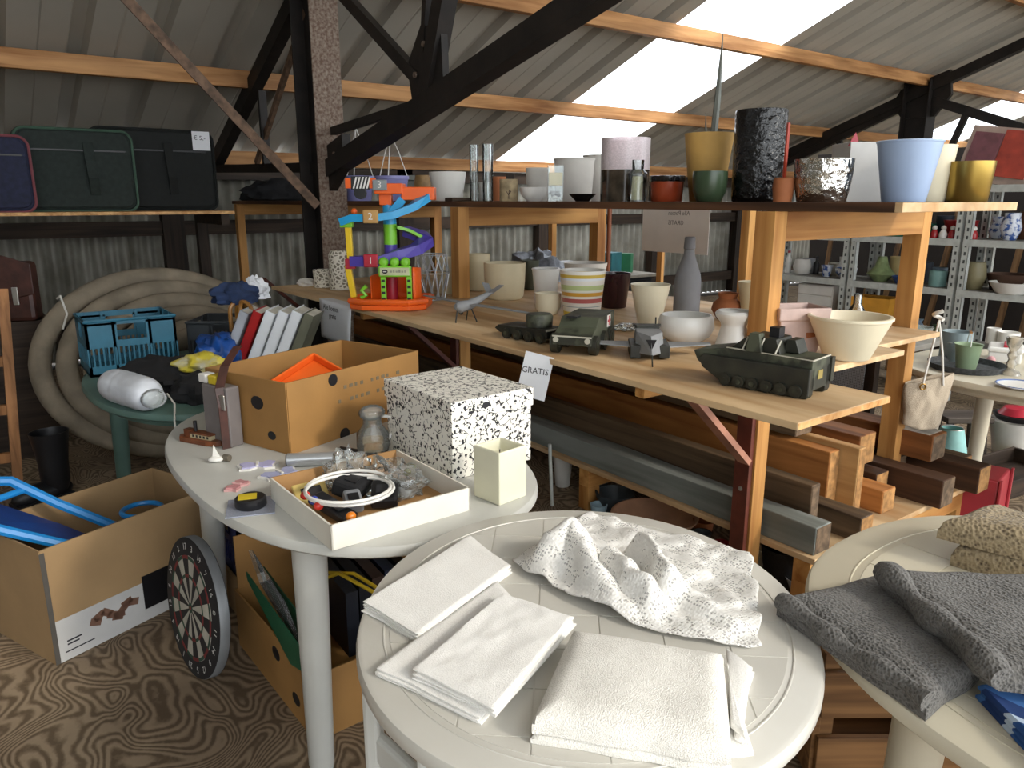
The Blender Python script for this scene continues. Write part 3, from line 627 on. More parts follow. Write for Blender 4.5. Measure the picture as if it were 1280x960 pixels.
# plastic crates
def crate(name, label, loc, rzz, w, d, h, mat, bars=True, group=None):
    t = thing(name, label, 'crate', loc, rzz, group)
    MB().b2((-w/2, -d/2, 0), (w/2, d/2, .012)).build('base', mat, t)
    for s, ax in ((-1, 0), (1, 0), (-1, 1), (1, 1)):
        m = MB(); L_ = w if ax == 0 else d; o = (d if ax == 0 else w)/2*s
        def bx(a0, a1, z0, z1, th=.006):
            c = ((a0+a1)/2, o-s*th/2, (z0+z1)/2); sz = (a1-a0, th, z1-z0)
            if ax: c = (c[1], c[0], c[2]); sz = (sz[1], sz[0], sz[2])
            m.box(c, sz)
        bx(-L_/2, L_/2, .0, h*.18); bx(-L_/2, L_/2, h*.5, h*.62)
        bx(-L_/2, -L_*.16, h*.62, h*.94); bx(L_*.16, L_/2, h*.62, h*.94); bx(-L_/2, L_/2, h*.9, h)
        n = int(L_/.022); 
        for i in range(n+1): a = -L_/2+.003+(L_-.006)*i/n; bx(a-.004, a+.004, h*.18, h*.5)
        for a in (-L_/2+.006, -L_*.2, L_*.2, L_/2-.006): bx(a-.006, a+.006, 0, h, .011)
        m.build('side_wall', mat, t)
    r = MB(); ww, dd = w/2, d/2
    r.tube([(-ww, -dd, h-.006), (ww, -dd, h-.006), (ww, dd, h-.006), (-ww, dd, h-.006)], .008, 6, True); r.build('rim', mat, t)
    return t
M_teal = pm('teal blue plastic', '2f7088', .45, 0, .12, 8)
M_gcr = pm('dark grey crate plastic', '3b3f42', .5)
crate('plastic_crate', 'teal blue slotted crate on the green garden table', (.66, 4.14, .6805), R(0), .40, .32, .27, M_teal)
crate('plastic_crate', 'dark grey slotted crate behind the umbrella handles', (1.20, 4.17, .6805), R(-35), .40, .30, .20, M_gcr)
M_txt = pm('red print', 'b0524a', .6)
# bubble-wrapped roll
M_wrap = pm('white wrapping', 'dfe4ec', .3, 0, .1, 14, .5, 40)
rl = thing('wrapped_roll', 'white roll wrapped in clear plastic with hanging cord', 'roll', (0.516, 3.314, 0.682), 0)
u = Vector(((0.3912, 3.3025, 0.8)[0]-(0.5367, 2.792, 0.8)[0], (0.3912, 3.3025, 0.8)[1]-(0.5367, 2.792, 0.8)[1], 0)); 
mB = MB(); L_ = .36; dr = u.normalized()
pp = []; rr_ = []
for i in range(25):
    s = i/24; pp.append(dr*(L_*(.5-s))+Vector((0, 0, .068))); rr_.append(.066*(1-(abs(s-.5)*2)**8)**.5*(1+.05*noise.noise(Vector((s*12, 0, 3))))+.004)
mB.tube(pp, rr_, 24); mB.build('roll', M_wrap, rl)
MB().tube([(0.12, -.09, .05), (.13, -.16, .02), (.10, -.27, -.02), (.10, -.275, -.15), (.105, -.275, -.26)], .004, 6).build('cord', M_cord, rl)
wr_ = MB(); wr_.ball((0, 0, 0), .05, 14, (1, .6, .8)); 
o = wr_.build('plastic_twist', glass('clear film', alpha=.2), rl); o.location = -dr*(L_*.52)+Vector((0, 0, .06))
# soft bags
def blob(name, label, cat, loc, sc, mat, seed, rzz=0, group=None, amp=.35, fr=2.2):
    m = MB(); m.ball((0, 0, 0), 1, 36)
    vs = []
    for v in m.v:
        q = Vector(v); n = 1+amp*noise.noise(q*fr+Vector((seed, seed, 0)))+amp*.4*noise.noise(q*fr*2.6+Vector((0, seed, 0)))
        q = q*n; vs.append((q.x*sc[0], q.y*sc[1], max(-.5, q.z)*sc[2]+sc[2]*.5))
    m.v = vs
    return tag(m.build(name, mat, None, loc, rzz), label, cat, group)
M_ybag = pm('yellow plastic bag', 'c4b43a', .35, 0, .2, 12, .4, 30, col2='b9b7a8', lo=.3, hi=.5)
M_bbag = pm('blue plastic bag', '1d55a8', .3, 0, .3, 10, .5, 30)
blob('black_bag', 'limp black cloth bag slumped on the green table', 'bag', (0.6881, 3.5426, 0.681), (.22, .2, .09), M_blackc, 2.2)
blob('black_bag', 'black cloth pouch beside the white roll', 'bag', (0.7665, 3.2764, 0.681), (.10, .12, .07), M_blackc, 9.2)
blob('plastic_bag', 'yellow and white plastic bag lying on the black cloth', 'bag', (0.823, 3.4087, 0.775), (.11, .08, .05), M_ybag, 4.1, R(-30))
blob('plastic_bag', 'bright blue plastic bag below the umbrella handles', 'bag', (1.0, 3.7987, 0.681), (.11, .12, .12), M_bbag, 6.3)
M_yel = pm('yellow plastic', 'd2b92c', .4); M_navy = pm('navy blue', '2a3d63', .9, 0, .2, 20, .5)
fl_ = thing('glue_tube', 'small blue tube with yellow cap lying on green table edge', 'tube', (0.8346, 3.3577, 0.682), R(-20))
MB().cyl((-.05, 0, .02), (.03, 0, .02), .018, 12).build('body', pm('blue tube', '2c3f78', .4), fl_); MB().cyl((.03, 0, .02), (.065, 0, .02), .014, 12).build('cap', M_yel, fl_)
# umbrellas with wooden handles
M_cane = pm('varnished cane', 'b07a35', .35, 0, .25, 18)
for k, (px_, rot, lab) in enumerate((((1.1192, 3.9475, 0.681), 10, 'curved cane umbrella handle nearest the yellow bag'), ((1.1565, 3.8952, 0.681), 60, 'curved cane umbrella handle in the middle of the bundle'), ((1.2098, 3.8805, 0.681), 120, 'curved cane umbrella handle beside the red binder'))):
    t = thing('umbrella', lab, 'umbrella', px_, R(rot), 'umbrellas in the bundle')
    MB().tube([(0, 0, 0), (0, 0, .16)], .012, 8).build('rolled_canopy', M_navy, t)
    MB().tube([(0, 0, .15), (0, 0, .26)]+[(.05-.05*math.cos(R(a)), 0, .26+.05*math.sin(R(a))) for a in range(20, 200, 20)]+[(.1, 0, .22)], .011, 8).build('cane_handle', M_cane, t)
blob('navy_hat', 'dark navy crumpled cloth on top of the umbrella handles', 'cloth', (1.1747, 4.034, 0.975), (.12, .10, .07), M_navy, 3.7)
blob('tissue', 'crumpled white paper beside the navy cloth', 'paper', (1.308, 4.1252, 0.98), (.07, .06, .07), M_paper, 12.7, amp=.7)
# leather satchel on a trestle ladder
M_leather = pm('brown leather', '4f2e26', .45, 0, .25, 14, .3)
M_rung = wood('old ladder wood', 'a8764a', '6f4a28', 'Z')
ld = thing('wooden_ladder', 'old wooden ladder leaning beside the hose coil', 'ladder', (.0, 4.46, 0))
LA, LB = (Vector((.115, 0, 0)), Vector((.195, .16, 1.06))), (Vector((-.25, .04, 0)), Vector((-.17, .2, 1.06)))
for a_, b_ in (LA, LB): MB().beam(a_, b_, .045, .06, (0, 1, 0)).build('rail', M_rung, ld)
for i in range(4): f_ = .2+.23*i; MB().beam(LA[0].lerp(LA[1], f_), LB[0].lerp(LB[1], f_), .03, .05).build('rung', M_rung, ld)
sa = thing('leather_satchel', 'dark brown leather satchel with flap on the dark cupboard', 'satchel', (.20, 5.22, .82), R(-25))
MB().b2((-.26, -.06, 0), (.2, .06, .34)).build('body', M_leather, sa, bevel=.025)
MB().prism([(-.27, .38), (-.05, .42), (.21, .33), (.21, .16), (.05, .12), (-.27, .14)], .062, .074, XZ).build('flap', M_leather, sa, bevel=.004)
for x in (-.14, .1): MB().b2((x, -.085, .1), (x+.03, -.074, .2)).build('buckle', M_screw, sa, bevel=.003)
cu_ = thing('dark_cupboard', 'low dark wooden cupboard under the leather satchel', 'cupboard', (-.1, 5.35, 0)); MB().b2((-.5, -.2, 0), (.5, .2, .80)).build('body', M_dark_wood, cu_); MB().b2((-.52, -.22, .80), (.52, .22, .82)).build('top', M_dark_wood, cu_)
# rubber boot
bo = thing('rubber_boot', 'black rubber boot standing in front of the hose coil', 'boot', (.28, 4.33, 0), R(20))
m = MB(); m.lathe([(.0, .06), (.05, .05), (.062, .10), (.064, .2), (.075, .30), (.084, .36), (.08, .36), (.07, .3), (.058, .2), (.0, .15)], 24, sx=1.1); m.build('shaft', M_black, bo)
m = MB(); m.ball((-.07, 0, .05), .1, 20, (1.5, .55, .6)); m.b2((-.21, -.055, 0), (.06, .055, .03)); m.build('foot', M_black, bo)
# ---------------------------------------------------------------- big brown carton with blue plastic in it
M_card = pm('brown cardboard', 'a98a62', .8, 0, .1, 4, .1, 120)
M_card2 = pm('banana box cardboard', 'a67a42', .75, 0, .12, 4, .1, 120)
M_cardw = pm('printed white carton', 'c9c8c6', .6, 0, .05)
def carton(name, label, loc, rzz, w, d, h, mat, holes=(), th=.006, cut=()):
    t = thing(name, label, 'box', loc, rzz)
    MB().b2((-w/2, -d/2, 0), (w/2, d/2, th)).build('bottom', mat, t)
    for nm, s in (('front_wall', -1), ('back_wall', 1)): MB().b2((-w/2, s*d/2-th/2, 0), (w/2, s*d/2+th/2, h)).build(nm, mat, t)
    for s in (-1, 1): MB().b2((s*w/2-th/2, -d/2, 0), (s*w/2+th/2, d/2, h)).build('side_wall', mat, t)
    for wall, a, z, r in holes:
        m = MB(); m.lathe([(r, 0), (r, .0012), (.0, .0013)], 20, sx=1.35 if wall == 'L' else 1)
        o = m.build('hand_hole', M_black, t)
        if wall == 'F': o.location = (a, -d/2-th/2, z); o.rotation_euler = (R(90), 0, 0)
        else: o.location = (-w/2-th/2, a, z); o.rotation_euler = (R(90), R(0), R(-90))
    return t
ba = carton('moving_box', 'large brown carton with printed white base holding blue plastic', (.097+.33*.911-.2*.35, 2.66+.33*.413+.2*.93, .0), R(22), .66, .40, .41, M_card)
w_, d_ = .66, .40
pn = MB().b2((-w_/2, -d_/2-.005, .0), (w_/2, -d_/2-.003, .15)).build('print_panel', M_cardw, ba)
MB().b2((-.01, -d_/2-.0065, .045), (.20, -d_/2-.005, .175)).build('black_print', M_black, ba)
nb = MB()
for k in range(9): nb.box((-.19+.018*k+random.uniform(-.01, .01), -d_/2-.0055, .075+.018*math.sin(k*1.1)+.012), (.04, .001, .026), Matrix.Rotation(random.uniform(-.7, .7), 4, 'Y'))
nb.build('nut_picture', pm('nut print', '7b5a49', .7), ba)
for k in range(2): MB().b2((-.29, -d_/2-.006, .052+.012*k), (-.25+.01*k, -d_/2-.005, .057+.012*k)).build('print_line', M_ink, ba)
MB().b2((-.30, -d_/2-.006, .028), (-.20, -d_/2-.005, .032)).build('print_line', M_ink, ba)
MB().b2((-w_/2-.004, -d_/2-.004, .0), (-w_/2+.012, -d_/2-.0055, .40)).build('corner_tape', pm('grey tape', '5c5853', .4), ba)
M_bp = pm('bright blue plastic', '1f86cf', .35, 0, .08); M_bpd = pm('deep blue plastic', '1d3f86', .4)
sl = thing('blue_sled', 'bright blue plastic sled sticking out of the large carton', 'sled', (.22, 2.98, .07), R(12))
sp = [(.16, -.02, .22), (-.02, .06, .36), (-.14, .10, .47), (-.24, .13, .49), (-.40, .15, .49)]
sq = [(x, y-.22, z-.03) for x, y, z in sp]
MB().tube(sp, .018, 8).build('rail', M_bp, sl); MB().tube([(.1, -.2, .19), (-.1, -.15, .30), (-.3, -.1, .42), (-.45, -.08, .46)], .018, 8).build('rail', M_bp, sl)
MB().ribbon([(.14, -.12, .12), (-.06, -.04, .28), (-.22, .02, .40), (-.42, .05, .45)], .2, .006).build('seat_plate', M_bpd, sl)
MB().tube([(-.10, .09, .43), (-.3, .0, .44)], .012, 8).build('crossbar', M_bp, sl)
rg = MB(); rg.tube([(.07*math.cos(2*math.pi*i/24), .07*math.sin(2*math.pi*i/24), 0) for i in range(24)], .010, 8, True)
tag(rg.build('blue_ring', M_bp, None, (.46, 3.02, .34)), 'small blue plastic ring inside the large carton', 'ring')
# dartboard leaning on the table leg
db = thing('dartboard', 'worn round dartboard leaning on edge beside the carton', 'dartboard', (.50, 2.36, 0))
RX = .225
rotm = Matrix.Rotation(R(6), 4, 'Z') @ Matrix.Rotation(R(-90+6), 4, 'Y') @ Matrix.Rotation(R(90), 4, 'Z')
def dpart(mb, name, mat):
    mb.v = [tuple((rotm @ Vector(v))+Vector((0, 0, RX+.002))) for v in mb.v]; return mb.build(name, mat, db)
def ringseg(r0, r1, a0, a1, z0, z1, n=3):
    poly = [(r1*math.cos(a0+(a1-a0)*i/n), r1*math.sin(a0+(a1-a0)*i/n)) for i in range(n+1)]+[(r0*math.cos(a1-(a1-a0)*i/n), r0*math.sin(a1-(a1-a0)*i/n)) for i in range(n+1)]
    return MB().prism(poly, z0, z1)
M_dbk = pm('dart black', '1d1a1b', .9); M_dwh = pm('dart ivory', 'b9b5a8', .9, 0, .15); M_drd = pm('dart red', '7a2a28', .9); M_dgn = pm('dart green', '2c4a3a', .9); M_dri = pm('dart steel band', '8c8f92', .5, .3)
dpart(MB().lathe([(RX, 0), (RX, .034), (RX-.004, .036)], 64), 'board', M_dbk); 
dpart(MB().lathe([(RX+.001, .002), (RX+.002, .004), (RX+.002, .030), (RX+.001, .032)], 64), 'steel_band', M_dri)
for k in range(20):
    a0, a1 = 2*math.pi*(k-.5)/20, 2*math.pi*(k+.5)/20
    dpart(ringseg(.016, .170, a0, a1, .036, .0375), 'sector', M_dwh if k % 2 else M_dbk)
    for r0, r1 in ((.158, .169), (.098, .108)): dpart(ringseg(r0, r1, a0, a1, .0375, .0383), 'scoring_segment', M_dgn if k % 2 else M_drd)
dpart(MB().lathe([(.016, .036), (.016, .0385)], 20), 'outer_bull', M_dgn); dpart(MB().lathe([(.007, .0385), (.007, .0395)], 16), 'bull', M_drd)
M_wire = pm('number white', 'cfcfca', .5)
for k, nme in enumerate((20, 1, 18, 4, 13, 6, 10, 15, 2, 17, 3, 19, 7, 16, 8, 11, 14, 9, 12, 5)):
    a = R(90-18*k); o = text(str(nme), .03, M_wire, db, (0, 0, 0), (0, 0, 0), 'number')
    o.matrix_local = Matrix.Translation((0, 0, RX+.002)) @ rotm @ Matrix.Translation((.196*math.cos(a), .196*math.sin(a), .0365)) @ Matrix.Rotation(a-R(90), 4, 'Z')
# banana carton under the table with folders and cables
bb = carton('banana_box', 'brown banana carton full of folders under the whitish table', (.865, 2.13, 0), R(2), .46, .62, .21, M_card2, (('L', -.05, .15, .022), ('L', -.19, .07, .02), ('F', .0, .13, .03)))
MB().b2((-.22, .31, .2), (.23, .316, .40)).build('raised_flap', M_card2, bb); MB().b2((.226, -.25, .2), (.232, .31, .36)).build('raised_flap', M_card2, bb)
M_gf = pm('dark green folder', '1f5a3c', .5); M_ymt = pm('yellow cable', 'cfae27', .4); M_clearf = glass('clear sleeve', alpha=.12)
gf = thing('ring_folder', 'green box folder with clear sleeves leaning out of the banana carton', 'folder', (.655, 2.03, .205), R(92))
for s in (-.028, .028): MB().prism([(-.19, .01), (-.10, -.012), (.22, .12), (.23, .145), (-.17, .085)], s-.002, s+.002, XZ).build('cover', M_gf, gf)
MB().prism([(-.19, .01), (-.186, .01), (-.166, .085), (-.17, .085)], -.028, .028, XZ).build('spine', M_gf, gf)
MB().prism([(-.12, .03), (.18, .12), (.26, .20), (.0, .13)], -.006, .006, XZ).build('sleeve', M_clearf, gf)
cb = MB(); cb.tube([(.0, .1, 0), (.05, .02, .05), (.10, -.12, .03), (.14, -.2, -.02)], .006, 8); cb.tube([(.02, .12, .02), (.09, .0, .045), (.15, -.1, .0), (.17, -.2, -.03)], .006, 8)
tag(cb.build('yellow_cable', M_ymt, None, (.78, 2.0, .33)), 'yellow cable lying over the folders in the banana carton', 'cable')
for k in range(5):
    tag(MB().prism([(-.15, 0), (.15, 0), (.15, .24), (-.15, .22)], -.02, .02, XZ).build('binder', pm('dark binder %d' % k, ('20232b', '14161c', '2b1e1a', '1a2236', '101114')[k], .35), None, (.86+.055*k, 2.14+.02*k, .10), R(88)), 'dark binder standing in the banana carton under table, among its look-alikes', 'binder', 'dark binders in the banana carton')
crate('plastic_crate', 'blue slotted crate on the floor under the whitish table', (.86, 2.70, .16), R(0), .36, .28, .24, pm('dark blue crate', '1c2b66', .45))
tag(MB().b2((-.19, -.16, 0), (.19, .16, .158)).build('low_box', M_card, None, (.86, 2.70, 0), bevel=.004), 'low cardboard box carrying the blue crate under table', 'box')
tag(MB().b2((-.2, -.25, 0), (.2, .25, .34)).build('storage_chest', pm('black green trunk', '20251f', .6), None, (1.32, 2.0, 0), 0, .006), 'dark chest on the floor under the whitish table by the shelf', 'chest')
# ================================================================ things on the whitish oval table
ZT = .7205
ca = carton('banana_box', 'brown banana carton with orange plastic in it on whitish table', (1.00, 2.515, ZT), R(20), .62, .40, .232, M_card2, (('L', -.06, .15, .022), ('L', .06, .09, .014), ('L', -.12, .05, .014), ('F', -.12, .205, .020), ('F', -.08, .008, .022)))
M_fp = pm('faded blue print', '7d6f58', .8)
for k in range(2):
    for i in range(12):
        if (i*7+k*3) % 5: MB().b2((-.10+.026*i, -.2042, .165-.045*k), (-.10+.026*i+.010+.003*(i % 3), -.203, .177-.045*k)).build('print_mark', M_fp, ca)
M_org = pm('neon orange plastic', 'f06a22', .4, 0, .06)
og = thing('orange_tray', 'neon orange plastic tray tilted inside the banana carton', 'tray', (.93, 2.47, ZT+.095), R(20)); og.scale = (.72, .72, .72)
mo = MB(); rot = Matrix.Rotation(R(-18), 4, 'Y') @ Matrix.Rotation(R(22), 4, 'X')
mo.box((0, 0, .05), (.40, .26, .012), rot); mo.build('tray_base', M_org, og, bevel=.005)
for (c, s) in (((0, .13, .065), (.40, .012, .05)), ((0, -.13, .065), (.40, .012, .05)), ((.2, 0, .065), (.012, .26, .05)), ((-.2, 0, .065), (.012, .26, .05))):
    q = rot @ Vector((c[0], c[1], .0)); m = MB(); m.box((q.x, q.y, q.z+.07), s, rot); m.build('tray_rim', M_org, og, bevel=.004)
# grey document case with leather strap
gc = thing('document_case', 'grey slim case with brown leather strap beside the banana carton', 'case', (.648, 2.46, ZT), R(110))
MB().b2((-.06, -.025, 0), (.07, .025, .20)).build('body', pm('grey case', '77706e', .6), gc, bevel=.006)
MB().ribbon([(-.05, .032, .0), (-.05, .034, .14), (-.04, .034, .20), (.0, -.02, .255), (.06, -.12, .30)], .03, .005, (.3, .95, 0)).build('strap', M_leather, gc)
MB().b2((-.068, .036, .13), (-.035, .042, .18)).build('buckle', M_screw, gc, bevel=.003)
for x, mm in ((.02, M_yel), (.07, M_white)): MB().b2((x-.02, -.02, .20), (x+.02, .02, .23)).build('clip', mm, gc, bevel=.005)
tag(MB().tube([(0, 0, 0), (0, 0, .12), (.02, 0, .17), (.05, .02, .19)], .006, 8).build('blue_string', pm('blue cord', '2e4a78', .7), None, (0.7949, 2.9631, 0.7205)), 'blue cord looped against the grey document case', 'cord')
# row of slanting binders on the green table
for k, (mat, w, lab) in enumerate(((pm('grey white book', 'b9bcc4', .5), .045, 'grey-white thin book at the end of the slanting row'), (pm('red binder', 'b0201f', .4), .045, 'red book leaning in the slanting row'), (M_paper, .052, 'white book leaning against the red one'), (M_paper, .052, 'middle white book of the slanting row'), (M_paper, .052, 'white book propped by the dark green one'), (pm('olive book', '6a6a58', .6), .05, 'dark olive book carrying the slanting row'))):
    t = thing('book', lab, 'book', (1.10+.053*k, 3.93-.039*k, .6805), CAMR, 'books leaning behind the banana carton')
    rm = Matrix.Rotation(R(24), 4, 'Y'); hh = .285-.015*(k > 4)
    m = MB()
    for s in (-1, 1): m.box(rm @ Vector((s*(w/2-.002), 0, hh/2+.02)), (.004, .21, hh), rm)
    m.box(rm @ Vector((0, -.103, hh/2+.02)), (w, .004, hh), rm); m.build('cover', mat, t)
    MB().box(rm @ Vector((0, .004, hh/2+.02)), (w-.01, .20, hh-.012), rm).build('pages', pm('book pages', 'd8d4c6', .8), t)
# flower-patterned box
def floral():
    m, N, L, B = nt('black flower print'); mp = coords(N, L, (1, 1, 1), False)
    v = N.new('ShaderNodeTexVoronoi'); v.inputs['Scale'].default_value = 72; v.inputs['Randomness'].default_value = .9; L.new(mp.outputs[0], v.inputs['Vector'])
    v2 = N.new('ShaderNodeTexVoronoi'); v2.feature = 'DISTANCE_TO_EDGE'; v2.inputs['Scale'].default_value = 38; L.new(mp.outputs[0], v2.inputs['Vector'])
    a = N.new('ShaderNodeMath'); a.operation = 'LESS_THAN'; a.inputs[1].default_value = .36; L.new(v.outputs['Distance'], a.inputs[0])
    n = N.new('ShaderNodeTexNoise'); n.inputs['Scale'].default_value = 60; L.new(mp.outputs[0], n.inputs['Vector'])
    g = N.new('ShaderNodeMath'); g.operation = 'GREATER_THAN'; g.inputs[1].default_value = .47; L.new(n.outputs['Fac'], g.inputs[0])
    a2 = N.new('ShaderNodeMath'); a2.operation = 'MULTIPLY'; L.new(a.outputs[0], a2.inputs[0]); L.new(g.outputs[0], a2.inputs[1])
    b = N.new('ShaderNodeMath'); b.operation = 'LESS_THAN'; b.inputs[1].default_value = .035; L.new(v2.outputs['Distance'], b.inputs[0])
    b2 = N.new('ShaderNodeMath'); b2.operation = 'MULTIPLY'; L.new(b.outputs[0], b2.inputs[0]); L.new(g.outputs[0], b2.inputs[1])
    x = N.new('ShaderNodeMath'); x.operation = 'MAXIMUM'; L.new(a2.outputs[0], x.inputs[0]); L.new(b2.outputs[0], x.inputs[1])
    mx = N.new('ShaderNodeMix'); mx.data_type = 'RGBA'; mx.inputs['A'].default_value = (*hx('e6e3da'), 1); mx.inputs['B'].default_value = (*hx('17171c'), 1)
    L.new(x.outputs[0], mx.inputs['Factor']); L.new(mx.outputs['Result'], B.inputs['Base Color']); B.inputs['Roughness'].default_value = .5; return m
M_flo = floral()
fb = thing('flowered_box', 'white storage box with black flower print and lid', 'box', (1.205, 1.915, ZT), R(2))
MB().b2((-.145, -.185, 0), (.145, .185, .20)).build('body', M_flo, fb, bevel=.003)
MB().b2((-.15, -.19, .175), (.15, .19, .232)).build('lid', M_flo, fb, bevel=.003)
# square candle
M_wax = pm('cream wax', 'e2dfc6', .5, 0, .06, 6); 
cd = thing('square_candle', 'cream square candle with hollow top beside the flowered box', 'candle', (1.1089, 1.5533, 0.7205), R(8))
m = MB(); s = .05; h = .145
def sq(r, z): return [(-r, -r, z), (r, -r, z), (r, r, z), (-r, r, z)]
vs = sq(s, 0)+sq(s, h)+sq(s-.007, h+.001)+sq(s-.012, h-.03); fs = [(3, 2, 1, 0)]
for i in range(3): fs += [(i*4+k, i*4+(k+1) % 4, i*4+4+(k+1) % 4, i*4+4+k) for k in range(4)]
fs.append((12, 13, 14, 15)); m.add(vs, fs); m.build('wax', M_wax, cd, bevel=.006); MB().cyl((0, 0, h-.03), (0, 0, h-.012), .0015, 6).build('wick', M_ink, cd)
tgp = MB(); tgp.grid(lambda u, v: (.10*u*.3, .05*(v-.5)-.0, .012+.0-.10*u*u), 6, 2); 
tag(tgp.build('price_tag', M_paper, None, (1.2908, 1.6841, 0.71), CAMR, solid=.001), 'white paper tag hanging over the table edge by the candle', 'tag')
# white tray of cables
tr = thing('shallow_box', 'shallow white carton holding cables and small gadgets', 'box', (.797, 1.71, ZT), R(1))
M_wc = pm('white carton board', 'e6e2d6', .6, 0, .04); M_bc = pm('raw board', 'b58a58', .8)
MB().b2((-.19, -.19, 0), (.19, .19, .004)).build('bottom', M_bc, tr)
for nm, a, b in (('side_wall', (-.192, -.192, 0), (-.187, .192, .062)), ('side_wall', (.187, -.192, 0), (.192, .192, .062)), ('front_wall', (-.192, -.192, 0), (.192, -.187, .062)), ('back_wall', (-.192, .187, 0), (.192, .192, .062))):
    MB().b2(a, b).build(nm, M_wc if nm != 'back_wall' else M_bc, tr)
ZB = ZT+.0045
def tl(x, y, z=0): 
    x *= .94; y *= .94; return (.797+x, 1.71+y, ZB+z)
cab = MB(); pth = []
for i in range(60): a = i/59*2*math.pi*2.1; rr = .105+.008*math.sin(a*1.3); pth.append((rr*1.05*math.cos(a), rr*.95*math.sin(a), .062+.008*math.sin(a*.7+1)))
cab.tube(pth, .0042, 8); tag(cab.build('white_cable', M_white, None, tl(-.07, -.02)), 'white cable coiled on top of gadgets in shallow carton', 'cable')
def gadget(name, label, cat, x, y, rzz, dims, mat, tilt=.25):
    t = thing(name, label, cat, tl(x, y, .002), R(rzz)); r = Matrix.Rotation(tilt, 4, 'X')
    MB().box((0, 0, dims[2]/2+.012), dims, r).build('body', mat, t, bevel=min(dims)*.25)
    MB().box((0, -dims[1]*.1, dims[2]+.0125), (dims[0]*.6, dims[1]*.4, .003), r).build('panel', M_black if mat is not M_black else pm('dark grey panel', '33353a', .3), t); return t
gadget('remote_control', 'black remote control inside the white cable loop', 'remote', -.12, -.03, 20, (.05, .13, .022), M_black)
gadget('adapter', 'grey adapter plug inside the white cable loop', 'adapter', -.06, -.03, -15, (.045, .07, .03), pm('mid grey plastic', '8a8d92', .4))
gadget('camera_pouch', 'black round-edged camera pouch in shallow carton', 'pouch', -.02, .06, 40, (.10, .08, .045), M_blackc)
gadget('charger', 'black charger block behind the grey adapter', 'charger', .03, -.04, -30, (.07, .09, .035), M_black)
gadget('card_holder', 'yellowish card lying against the shallow carton wall', 'card', -.12, .12, 0, (.09, .06, .012), pm('gold card', 'c7ae66', .4), .8)
M_film = glass('crinkled film', alpha=.13)
o = blob('plastic_packet', 'crinkled clear plastic packet with silver parts in shallow carton', 'packet', tl(.10, .04), (.075, .09, .055), M_film, 5.5, amp=.5)
o = blob('plastic_packet', 'crinkled clear plastic wrap at the back of shallow carton', 'packet', tl(.0, .15), (.06, .04, .07), M_film, 8.5, amp=.6)
gadget('metal_part', 'silver metal bracket beside the clear packet', 'bracket', .10, .0, 35, (.05, .08, .016), pm('satin silver', 'b4b6ba', .3, .7))
for (x, y, c, l) in ((-.17, .03, 'c4342c', 'red plastic bead nearest the gold card'), (-.17, -.06, 'c4342c', 'red plastic bead by the front corner of shallow carton'), (-.165, -.015, '3b4aa0', 'blue plastic bead between the red beads'), (-.13, -.17, 'e07f1e', 'orange plastic bead in the front corner of shallow carton'), (.15, .05, '6c6a1c', 'olive glass marble at the far end of shallow carton')):
    tag(MB().ball((0, 0, .011), .011, 12, (1.2, 1, 1)).build('bead', pm('bead '+c, c, .25), None, tl(x, y, .04 if x < 0 else .03)), l, 'bead')
# glass jug with bag
M_gl = glass('clear glass', alpha=.10)
def gshell(prof, n=28): return MB().lathe(prof, n)
jg = thing('glass_jug', 'small glass jug wrapped in clear plastic behind shallow carton', 'jug', (0.9917, 2.0765, 0.7205))
gshell([(.0, .0), (.045, 0), (.052, .03), (.05, .07), (.03, .095), (.028, .12), (.034, .13)]).build('body', M_gl, jg)
MB().tube([(.03, 0, .12), (.065, 0, .11), (.068, 0, .06), (.05, 0, .035)], .006, 8).build('handle', M_white, jg)
MB().lathe([(.0, .02), (.049, .02), (.05, .045), (.0, .045)], 24).build('water', glass('amber liquid', (.95, .88, .7), alpha=.15), jg)
o = MB(); o.ball((0, 0, .135), .036, 16, (1.2, 1, .7)); o.build('plastic_cap', M_film, jg)
# pen and silver tube
tag(MB().cyl((-.07, 0, .006), (.07, 0, .006), .006, 10).build('black_pen', M_black, None, (0.9564, 2.1123, 0.7205), R(-62)), 'black pen lying behind the shallow carton', 'pen')
sv = thing('silver_tube', 'shiny silver tube lying beside the shallow carton', 'tube', (0.7961, 2.0836, 0.7205), R(-28))
MB().cyl((-.075, 0, .021), (.075, 0, .021), .021, 20).build('barrel', pm('brushed silver', 'c4c8cc', .3, .6), sv); MB().cyl((-.079, 0, .021), (-.075, 0, .021), .018, 20).build('end_cap', pm('dark end', '44474b', .5), sv)
# butterflies, pink duck, tape, boat
def bfly(name, label, cat, loc, rzz, s, m1, m2):
    t = thing(name, label, cat, loc, rzz)
    pts_ = [(0, -.2), (.35, -.5), (.85, -.45), (.8, -.1), (1, .35), (.6, .6), (.15, .25), (0, .3), (-.15, .25), (-.6, .6), (-1, .35), (-.8, -.1), (-.85, -.45), (-.35, -.5)]
    MB().prism([(x*s, y*s) for x, y in pts_], 0, .006).build('foam_base', m1, t); MB().prism([(x*s*.85, y*s*.85) for x, y in pts_], .006, .010).build('wing_print', m2, t)
    MB().b2((-.004, -.3*s, .010), (.004, .35*s, .014)).build('body', m1, t, bevel=.001)
bfly('foam_butterfly', 'lilac foam butterfly nearest the banana carton', 'butterfly', (0.6554, 2.1702, 0.7205), R(-20), .06, M_white, pm('lilac', 'b9b6dc', .7))
bfly('foam_butterfly', 'lilac foam butterfly nearest the shallow carton', 'butterfly', (0.6856, 2.0638, 0.7205), R(10), .06, M_white, pm('lilac2', 'b4b8dc', .7))
bfly('foam_flower', 'pale pink foam cut-out lying near the table edge', 'ornament', (0.5569, 2.0417, 0.7205), R(40), .042, pm('pink', 'd8aaa8', .6), pm('pink2', 'c98e90', .6))
